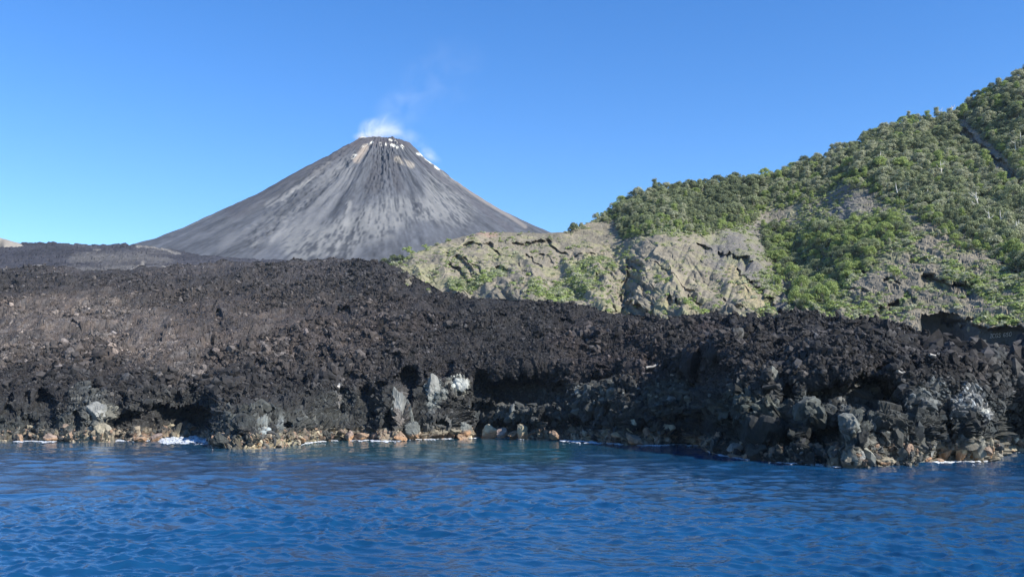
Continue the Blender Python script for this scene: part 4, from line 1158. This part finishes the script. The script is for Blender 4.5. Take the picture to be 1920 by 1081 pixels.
BL = [  # x, y(centre), half width px, height/width, colour, label
    (12, 812, 14, .9, 'cream', 'cream boulder at the waterline where the shore meets the picture edge'),
    (38, 820, 12, .6, 'orange-brown', 'flat orange-brown rock awash beside the cream boulder'),
    (55, 806, 13, 1.2, 'tan', 'upright tan block leaning on the cliff foot'),
    (78, 814, 10, .8, 'tan', 'small tan rock between two orange ones left of the deep cleft'),
    (98, 820, 13, .6, 'pinkish brown', 'pinkish flat rock in white foam under the deep cleft'),
    (122, 816, 12, .8, 'orange-brown', 'orange-brown rock under the wide grey buttress'),
    (146, 819, 14, .6, 'orange-brown', 'broad orange-brown rock second under the grey buttress'),
    (166, 812, 11, 1.0, 'grey', 'grey block standing at the buttress foot'),
    (188, 808, 15, 1.4, 'tan', 'tall tan slab leaning at the corner of the wide sea cave'),
    (186, 776, 20, 1.2, 'pale grey', 'large pale rounded block halfway up above the leaning tan slab'),
    (262, 823, 16, .45, 'orange-brown', 'low orange-brown rock awash before the wide sea cave'),
    (290, 820, 14, .6, 'pinkish brown', 'pinkish rock right of the low rock before the sea cave'),
    (315, 808, 17, .7, 'tan', 'tan rock mound inside the sea cave mouth'),
    (350, 803, 24, .5, 'charcoal', 'long mossy dark ledge rock in the sea cave'),
    (412, 824, 15, 1.2, 'black', 'black shaded block forming the prow of the small point'),
    (450, 826, 16, .8, 'tan', 'tan knobbly rock at the outer end of the small point'),
    (478, 828, 18, .7, 'cream', 'large cream knobbly rock lowest on the small point'),
    (506, 826, 18, .7, 'cream', 'cream rock in the middle of the small point'),
    (534, 824, 15, .6, 'tan', 'tan rock toward the inner end of the small point'),
    (560, 822, 13, .6, 'tan', 'small tan rock where the small point joins the shore'),
    (600, 815, 14, .7, 'tan', 'tan rock on the low ledge past the small point'),
    (628, 812, 12, .9, 'grey', 'grey block above the low ledge past the small point'),
    (655, 816, 12, .9, 'pinkish brown', 'pinkish block at the waterline left of the narrow cave'),
    (680, 818, 15, .55, 'orange-brown', 'flat orange-brown ledge rock left of the narrow cave'),
    (722, 813, 15, .8, 'charcoal', 'dark block lying in the narrow cave mouth'),
    (752, 818, 15, .7, 'orange-brown', 'brown rounded rock right of the narrow cave at the foam'),
    (745, 765, 17, 2.0, 'pale grey', 'tall pale grey slab standing between the two narrow caves'),
    (765, 775, 11, 2.2, 'grey', 'slender grey slab leaning right of the tall pale slab'),
    (775, 808, 12, 1.4, 'grey', 'grey leaning block beside the humped dark boulder'),
    (812, 738, 18, 1.7, 'pale grey', 'big pale smooth slab high on the cliff, left of a pair'),
    (862, 724, 22, 1.0, 'whitish', 'big whitish smooth slab high on the cliff, right of a pair'),
    (828, 790, 32, .75, 'grey', 'huge humped grey boulder at the cliff foot under the pale slabs'),
    (872, 808, 18, .8, 'grey', 'grey block with orange foot beside the humped boulder'),
    (868, 819, 16, .4, 'orange-brown', 'thin orange ledge rock under the grey block'),
    (915, 808, 19, .8, 'cream', 'cream cracked boulder at the waterline left of the pyramid rock'),
    (940, 812, 13, .8, 'pinkish brown', 'pinkish brown rock touching the cream cracked boulder'),
    (978, 808, 12, 1.6, 'tan', 'pointed tan pyramid rock standing in the foam'),
    (962, 815, 16, .6, 'orange-brown', 'low orange-brown rock at the foot of the pyramid rock'),
    (1000, 810, 12, .5, 'grey', 'thin slanting slab right of the pyramid rock'),
    (1040, 817, 12, .8, 'orange-brown', 'small bright orange rock in front of the dark recess'),
    (1050, 790, 16, 1.0, 'charcoal', 'dark block beside the recess above the bright orange rock'),
    (1108, 815, 14, .7, 'pinkish brown', 'pinkish rock at the foot of the ribbed buttress'),
    (1138, 810, 12, 1.0, 'tan', 'tan block at the corner of the ribbed buttress'),
    (1162, 815, 19, .6, 'tan', 'smooth tan sloping slab right of the ribbed buttress'),
    (1192, 824, 24, .5, 'orange-brown', 'broad brown pointed slab jutting into the water'),
    (1186, 798, 10, 1.5, 'cream', 'cream upright knob behind the jutting brown slab'),
    (1216, 816, 13, 1.1, 'orange-brown', 'upright orange-brown wedge beside the jutting slab'),
    (1245, 806, 22, .9, 'tan', 'large tan cracked boulder at the end of the bay'),
    (1262, 822, 15, .7, 'pinkish brown', 'pink veined rock at the end of the bay'),
    (1285, 806, 12, .9, 'pinkish brown', 'small pinkish rock tucked beside the dark headland'),
    (1258, 752, 34, .45, 'grey', 'long smooth grey slab lying slanted on the bay slope'),
    (1292, 745, 24, .9, 'charcoal', 'big flat-faced grey slab above the slanted slab'),
    (1380, 842, 17, .7, 'pale grey', 'pale knobbly rock in the shade of the headland near the water'),
    (1378, 856, 18, .35, 'orange-brown', 'flat pinkish orange shelf rock awash below the headland'),
    (1452, 710, 15, 1.4, 'grey', 'pointed grey slab standing by the small hole in the headland'),
    (1437, 778, 20, .6, 'charcoal', 'flat-topped dark grey slab low on the headland'),
    (1515, 765, 30, .8, 'charcoal', 'large smooth humped rock above the arched hollow'),
    (1552, 834, 9, 1.0, 'pale grey', 'small pale stone lodged inside the arched hollow'),
    (1595, 800, 28, 1.2, 'grey', 'tall smooth grey rock face at the corner of the headland'),
    (1608, 858, 24, .8, 'pale grey', 'pale mottled boulder at the very tip of the headland'),
    (1655, 864, 20, .6, 'tan', 'tan rock at the waterline right of the headland tip'),
    (1700, 856, 18, .8, 'tan', 'tan mottled boulder under the square hollow'),
    (1735, 856, 15, .8, 'pinkish brown', 'pinkish boulder third right of the headland tip'),
    (1690, 800, 22, .6, 'grey', 'grey ridged block above the square hollow'),
    (1745, 830, 16, 1.5, 'pale grey', 'tall pale column rock left of the bright split rock'),
    (1776, 836, 15, 1.7, 'pale grey', 'pale column rock with dark foot beside the bright split rock'),
    (1806, 842, 11, 2.2, 'cream', 'bright cream split rock standing in the water'),
    (1826, 838, 11, 1.8, 'grey', 'grey column rock right of the bright split rock'),
    (1856, 832, 11, 2.4, 'tan', 'tall tan column at the outer corner of the headland'),
    (1803, 750, 13, 1.8, 'whitish', 'upright whitish block high on the headland above the columns'),
    (1836, 776, 22, .6, 'whitish', 'broad whitish slab right of the upright white block'),
    (1880, 818, 14, .9, 'orange-brown', 'orange-brown rock behind the headland corner'),
    (1905, 825, 17, .7, 'orange-brown', 'broad orange-brown boulder beyond the headland corner'),
    (1892, 843, 18, .4, 'tan', 'flat tan rock awash beyond the headland corner'),
    (1915, 800, 12, .9, 'pinkish brown', 'reddish block above the broad boulder beyond the corner'),
    (1896, 780, 18, .8, 'charcoal', 'dark overhanging block beyond the headland corner'),
    (1350, 706, 11, .9, 'grey', 'rounded grey boulder in the dark hollow beside the headland'),
    (1395, 606, 17, .7, 'black', 'black boulder crest standing up from the lava skyline'),
    (1353, 597, 12, .8, 'black', 'black boulder left of the crest boulder on the lava skyline'),
    (1835, 645, 13, .8, 'charcoal', 'dark boulder on the lava skyline below the painted wall'),
    (955, 592, 7, .9, 'black', 'black boulder on the lava skyline under the green hollow'),
    (1230, 660, 9, .8, 'black', 'dark boulder alone on the reddish rubble slope'),
    (660, 560, 8, .7, 'black', 'black boulder on the upper lava slope below the bush clump'),
]
def build_boulders():
    r = random.Random(9)
    for k, (x, y, hw, ar, col, lab) in enumerate(BL):
        P, D = lava_at(x, y)
        m = P[1] / FPX
        rx = hw * m * (0.84 if col in ('orange-brown', 'pinkish brown', 'tan') else 0.95)
        rz = min(rx * ar, rx * 2.4)
        ry = rx * r.uniform(0.7, 0.95) if ar < 1.3 else rx * 0.8
        y0 = y + hw * ar * 0.2
        if y + hw * ar > SHORE(x) - 4:            # stands in the water: keep its centre over the shore
            Ys = float(seaY(x, min(y + hw * ar, SHORE(x) + 1)))
            c = unproj(x, y, Ys + ry * 0.85)
        else:
            c = unproj(x, y, P[1] + 0.45 * ry)
        wet = WETC if c[2] - rz < 1.2 and col not in ('black',) else None
        me = boulder_mesh(400 + k, KC[col], wet, 4, (1.15, 1.0, 1.12))
        o = link('boulder', me, label=lab, category='boulder', group='boulders and blocks of the lava shore')
        o.location = c; o.scale = (rx, ry, rz)
        o.rotation_euler = (r.uniform(-.3, .3), r.uniform(-.45, .45) if ar < 1.2 else r.uniform(-.15, .15), r.uniform(-.8, .8))
build_boulders()

# bleached logs and slabs thrown up on the lava
def log(x, y, Lpx, tiltdeg, rad, label):
    P, D = lava_at(x, y)
    L = Lpx * P[1] / FPX
    pts = []; rr = []
    rl = random.Random(int(x))
    for k in range(7):
        t = k / 6 - 0.5
        pts.append((t * L, 0.1 * math.sin(k * 1.3) + rl.uniform(-.05, .05), 0.09 * math.sin(k * 1.7) * L * 0.3)); rr.append(rad * (1.1 - 0.6 * (k / 6)) * rl.uniform(.85, 1.15))
    V, F = tube(pts, rr, 8)
    e = bpy.data.objects.new('driftwood_log', None); COL.objects.link(e)
    e.location = P + np.array([0, -0.9, 0.7]); e.rotation_euler = (0, -math.radians(tiltdeg), 0.1)
    e['label'] = label; e['category'] = 'log'; e['group'] = 'bleached driftwood on the lava'
    link('trunk', raw_mesh('log_trunk', V, F, M_DRIFT, smooth=True), e)
    for s in (0.1, 0.28):
        V, F = tube([(s * L, 0, 0), (s * L + 0.25, -0.15, 0.3), (s * L + 0.45, -0.2, 0.55)], [rad * .45, rad * .3, rad * .12], 5)
        link('branch_stub', raw_mesh('log_stub', V, F, M_DRIFT), e)
for a in ((1222, 692, 26, 12, 0.36, 'pale bleached log lying on reddish rubble above the bay'), (1274, 673, 18, -6, 0.22, 'small pale log beside the dark hollow above the bay'), (1836, 690, 34, -18, 0.17, 'long thin white log slanting across the headland top'),
          (1795, 688, 30, 2, 0.14, 'thin straight pale log left of the slanting white one'), (1684, 704, 12, -30, 0.26, 'short bright white log end on the dark headland slope'), (1747, 702, 18, -8, 0.24, 'pale log lying mid headland right of the big hollow'), (1258, 722, 12, -5, 0.2, 'short pale stick of wood above the smooth slabs')):
    log(*a)

# small pale stones below the painted wall
for x, y, s, col, lab in ((1798, 609, 3.2, 'whitish', 'bright white stone at the lip of the shaded wall'), (1814, 618, 4.2, 'cream', 'cream egg-shaped stone hanging on the shaded wall'), (1835, 624, 2.6, 'pale grey', 'small pale stone on the shaded wall left of the lettering'), (1911, 638, 4.5, 'tan', 'tan stone at the foot of the wall right of the lettering')):
    P = hill_at(x, y)
    m = P[1] / FPX
    o = link('stone', boulder_mesh(int(x), KC[col], None, 2), label=lab, category='stone', group='pale stones by the shaded wall')
    o.location = P + np.array([0, -6.2 if y < 630 else -8.0, 0.0]) * (0.12 if y < 612 else 0.15); o.scale = (s * m, s * m, s * m * 1.3)

# ------------------------------------------------------------------ painted lettering on the shaded wall
GLYPH = {'I': [[(0, 0), (.6, 0)], [(.3, 0), (.3, 1)], [(0, 1), (.6, 1)]], 'C': [[(.7, .9), (.5, 1), (.2, 1), (0, .75), (0, .25), (.2, 0), (.5, 0), (.7, .1)]],
         'G': [[(.7, .85), (.5, 1), (.2, 1), (0, .75), (0, .25), (.2, 0), (.55, 0), (.7, .15), (.7, .45), (.4, .45)]],
         'S': [[(.65, .88), (.45, 1), (.15, .97), (.03, .75), (.2, .55), (.5, .45), (.65, .25), (.5, .02), (.2, 0), (0, .12)]],
         '6': [[(.6, .92), (.35, 1), (.1, .8), (0, .4), (.1, .08), (.35, 0), (.6, .1), (.65, .35), (.5, .52), (.2, .5), (.03, .35)]],
         '5': [[(.6, 1), (.1, 1), (.05, .55), (.4, .6), (.62, .4), (.6, .12), (.35, 0), (0, .08)]],
         '0': [[(.35, 0), (.1, .15), (0, .5), (.1, .85), (.35, 1), (.6, .85), (.7, .5), (.6, .15), (.35, 0)]]}
def wallY(x, y):
    P = hill_at(x, y)
    return P[1]
def lettering():
    e = bpy.data.objects.new('painted_lettering', None); COL.objects.link(e)
    e['label'] = 'white hand-painted letters and numbers on the shaded cliff wall'; e['category'] = 'graffiti'
    js = [int(np.argmin(np.abs(HXS - x))) for x in range(1852, 1896, 2)]
    ys = min(wallY(x, y) for x in range(1852, 1896, 2) for y in (628, 632, 636)) - 0.12
    c = unproj(1872, 632, ys); e.location = c
    m = ys / FPX
    x = 1856.0
    for ch in 'ICGS 650':
        if ch == ' ': x += 3.4; continue
        hgt = 7.2 if ch != '0' else 8.0; wd = 6.2
        yg = min(wallY(xx, yy) for xx in np.arange(x - 1, x + 8, 1.0) for yy in (623, 626, 629, 632, 635)) - 0.08
        parts = []
        for line in GLYPH[ch]:
            pts = []
            for (gx, gy) in line:
                px = x + gx * wd * 0.9 + gy * 1.3; pz = 633.0 - (x - 1856) * 0.085 - gy * hgt
                p = unproj(px, pz, yg) - c
                pts.append(p)
            for p, q in zip(pts[:-1], pts[1:]):
                d = q - p; L = np.linalg.norm(d); d = d / L
                s = np.cross(d, [0, 1, 0]); s = s / np.linalg.norm(s)
                w = 0.08; th = 0.02
                a, b = p - d * 0.04, q + d * 0.04
                V = np.array([a - s * w, a + s * w, b + s * w, b - s * w] + [a - s * w, a + s * w, b + s * w, b - s * w]); V[4:, 1] += th
                F = np.array([(0, 1, 2, 3), (4, 7, 6, 5), (0, 4, 5, 1), (1, 5, 6, 2), (2, 6, 7, 3), (3, 7, 4, 0)])
                parts.append((V, F))
        V, F = merge(parts)
        link('letter' if ch.isalpha() else 'digit', raw_mesh('letter', V, F, M_PAINT), e)
        x += 5.6 if ch != 'I' else 4.6
lettering()

# ------------------------------------------------------------------ surf
def foam_mat():
    m, nt = mat_new('foam')
    out = N(nt, 'ShaderNodeOutputMaterial'); b = N(nt, 'ShaderNodeBsdfPrincipled')
    b.inputs['Base Color'].default_value = (0.80, 0.84, 0.86, 1); b.inputs['Roughness'].default_value = 0.6
    tc = N(nt, 'ShaderNodeTexCoord'); nz = N(nt, 'ShaderNodeTexNoise'); nz.inputs['Scale'].default_value = 1.3; nz.inputs['Detail'].default_value = 6; nz.inputs['Roughness'].default_value = 0.75
    mr = N(nt, 'ShaderNodeMapRange'); mr.inputs['From Min'].default_value = 0.40; mr.inputs['From Max'].default_value = 0.56
    nt.links.new(tc.outputs['Object'], nz.inputs['Vector']); nt.links.new(nz.outputs['Fac'], mr.inputs['Value']); nt.links.new(mr.outputs[0], b.inputs['Alpha'])
    nt.links.new(b.outputs[0], out.inputs['Surface'])
    return m
M_FOAM = foam_mat()
def build_foam():
    zones = [(-200, -10, 3, .3), (20, 112, 5, .7), (210, 290, 2.5, .25), (296, 399, 13, 1.15), (560, 640, 3, .6), (650, 760, 4, .65), (760, 860, 3, .45), (860, 1000, 3, .35), (1040, 1180, 5, .6), (1180, 1320, 4, .5), (1320, 1420, 5, .4), (1420, 1600, 4, .28), (1740, 1870, 4, .5), (1870, 2100, 4, .4)]
    parts = []
    for x0, x1, wpx, den in zones:
        nx = max(int((x1 - x0) / 0.8), 8); ny = 26
        xs = np.linspace(x0, x1, nx)[None, :]; t = np.linspace(0, 1, ny)[:, None]
        X = xs + 0 * t; Yp = SHORE(X) - 2.0 + (wpx + 3.0) * t
        P = unproj(X, Yp, seaY(X, Yp))
        Q = np.stack([X, Yp * 3.2, 0 * X], -1)
        nz = fbm(Q * [0.6, 1, 1], 5, 4, 201)
        u = (X - x0) / (x1 - x0)
        env = np.minimum(sstep(0, 0.12, u), sstep(1, 0.85, u)) * sstep(1.0, 0.25, t)
        keep = (nz * 0.9 + (env - 1) * 1.1 + den * 0.75) > 0.0
        amp = 0.2 if wpx < 8 else 0.9
        P[..., 2] = 0.12 + amp * np.clip(nz + 0.3, 0, 1) * env + 0.12 * fbm(P, 0.6, 2, 202)
        F = grid_faces(ny, nx)
        kf = keep.ravel()[F].sum(1) >= 3
        parts.append((P.reshape(-1, 3), F[kf]))
    V, F = merge(parts)
    used = np.unique(F); mp = np.zeros(len(V), int); mp[used] = np.arange(len(used))
    link('sea_foam', raw_mesh('sea_foam', V[used], mp[F], M_FOAM, smooth=True), kind='stuff')
build_foam()

# ------------------------------------------------------------------ steam from the crater
def volume_mat(name, density, blobs=None):
    m, nt = mat_new(name)
    out = N(nt, 'ShaderNodeOutputMaterial'); v = N(nt, 'ShaderNodeVolumePrincipled')
    v.inputs['Color'].default_value = (0.97, 0.98, 1.0, 1)
    v.inputs['Density'].default_value = density
    v.inputs['Anisotropy'].default_value = -0.1
    nt.links.new(v.outputs[0], out.inputs['Volume'])
    return m, nt, v
def build_steam():
    m, nt, v = volume_mat('steam', 0)
    tc = N(nt, 'ShaderNodeTexCoord')
    # an ellipsoidal falloff in the puff's own space times drifting noise
    ln = N(nt, 'ShaderNodeVectorMath', operation='LENGTH'); nt.links.new(tc.outputs['Object'], ln.inputs[0])
    fo = N(nt, 'ShaderNodeMapRange'); fo.interpolation_type = 'SMOOTHSTEP'; fo.inputs['From Min'].default_value = 1.0; fo.inputs['From Max'].default_value = 0.1
    nt.links.new(ln.outputs['Value'], fo.inputs['Value'])
    geo = N(nt, 'ShaderNodeNewGeometry')
    nz = N(nt, 'ShaderNodeTexNoise'); nz.inputs['Scale'].default_value = 0.028; nz.inputs['Detail'].default_value = 5; nz.inputs['Roughness'].default_value = 0.62; nz.inputs['Distortion'].default_value = 0.6
    nt.links.new(geo.outputs['Position'], nz.inputs['Vector'])
    mr = N(nt, 'ShaderNodeMapRange'); mr.inputs['From Min'].default_value = 0.42; mr.inputs['From Max'].default_value = 0.72
    nt.links.new(nz.outputs['Fac'], mr.inputs['Value'])
    mu = N(nt, 'ShaderNodeMath', operation='MULTIPLY'); nt.links.new(fo.outputs[0], mu.inputs[0]); nt.links.new(mr.outputs[0], mu.inputs[1])
    oi = N(nt, 'ShaderNodeObjectInfo')
    sx = N(nt, 'ShaderNodeSeparateColor'); nt.links.new(oi.outputs['Color'], sx.inputs[0])
    m2 = N(nt, 'ShaderNodeMath', operation='MULTIPLY'); nt.links.new(mu.outputs[0], m2.inputs[0]); nt.links.new(sx.outputs[0], m2.inputs[1])
    nt.links.new(m2.outputs[0], v.inputs['Density'])
    Vs, Fs = ICO[3]
    me = raw_mesh('steam_puff', Vs * 1.02, Fs, m, smooth=True)
    mp = CONE_D / FPX
    o0 = None
    for x, y, rx, rz, dens, tilt in ((698, 245, 32, 28, 0.12, 0.2), (728, 240, 38, 34, 0.06, 0.5), (690, 258, 34, 10, 0.14, 0), (770, 262, 60, 24, 0.02, -0.4), (750, 205, 65, 55, 0.007, 0.5), (820, 150, 130, 95, 0.003, 0.7), (800, 285, 40, 14, 0.04, -0.6)):
        c = unproj(x, y, CONE_D - 8)
        o = link('steam', me, kind='stuff'); o.location = c; o.scale = (rx * mp, 30, rz * mp); o.rotation_euler = (0, -tilt, 0)
        o.color = (dens, 0, 0, 1)
build_steam()

# ------------------------------------------------------------------ air
def build_haze():
    m, nt, v = volume_mat('haze', 0.000026)
    v.inputs['Color'].default_value = (0.60, 0.78, 1.0, 1)
    v.inputs['Anisotropy'].default_value = 0.0
    x0, x1, y0, y1, z0, z1 = -2600, 2600, -60, 2400, -30, 640
    V = np.array([(x, y, z) for x in (x0, x1) for y in (y0, y1) for z in (z0, z1)], float)
    F = np.array([(0, 1, 3, 2), (4, 6, 7, 5), (0, 4, 5, 1), (2, 3, 7, 6), (0, 2, 6, 4), (1, 5, 7, 3)])
    link('haze', raw_mesh('haze', V, F, m), kind='stuff')
build_haze()
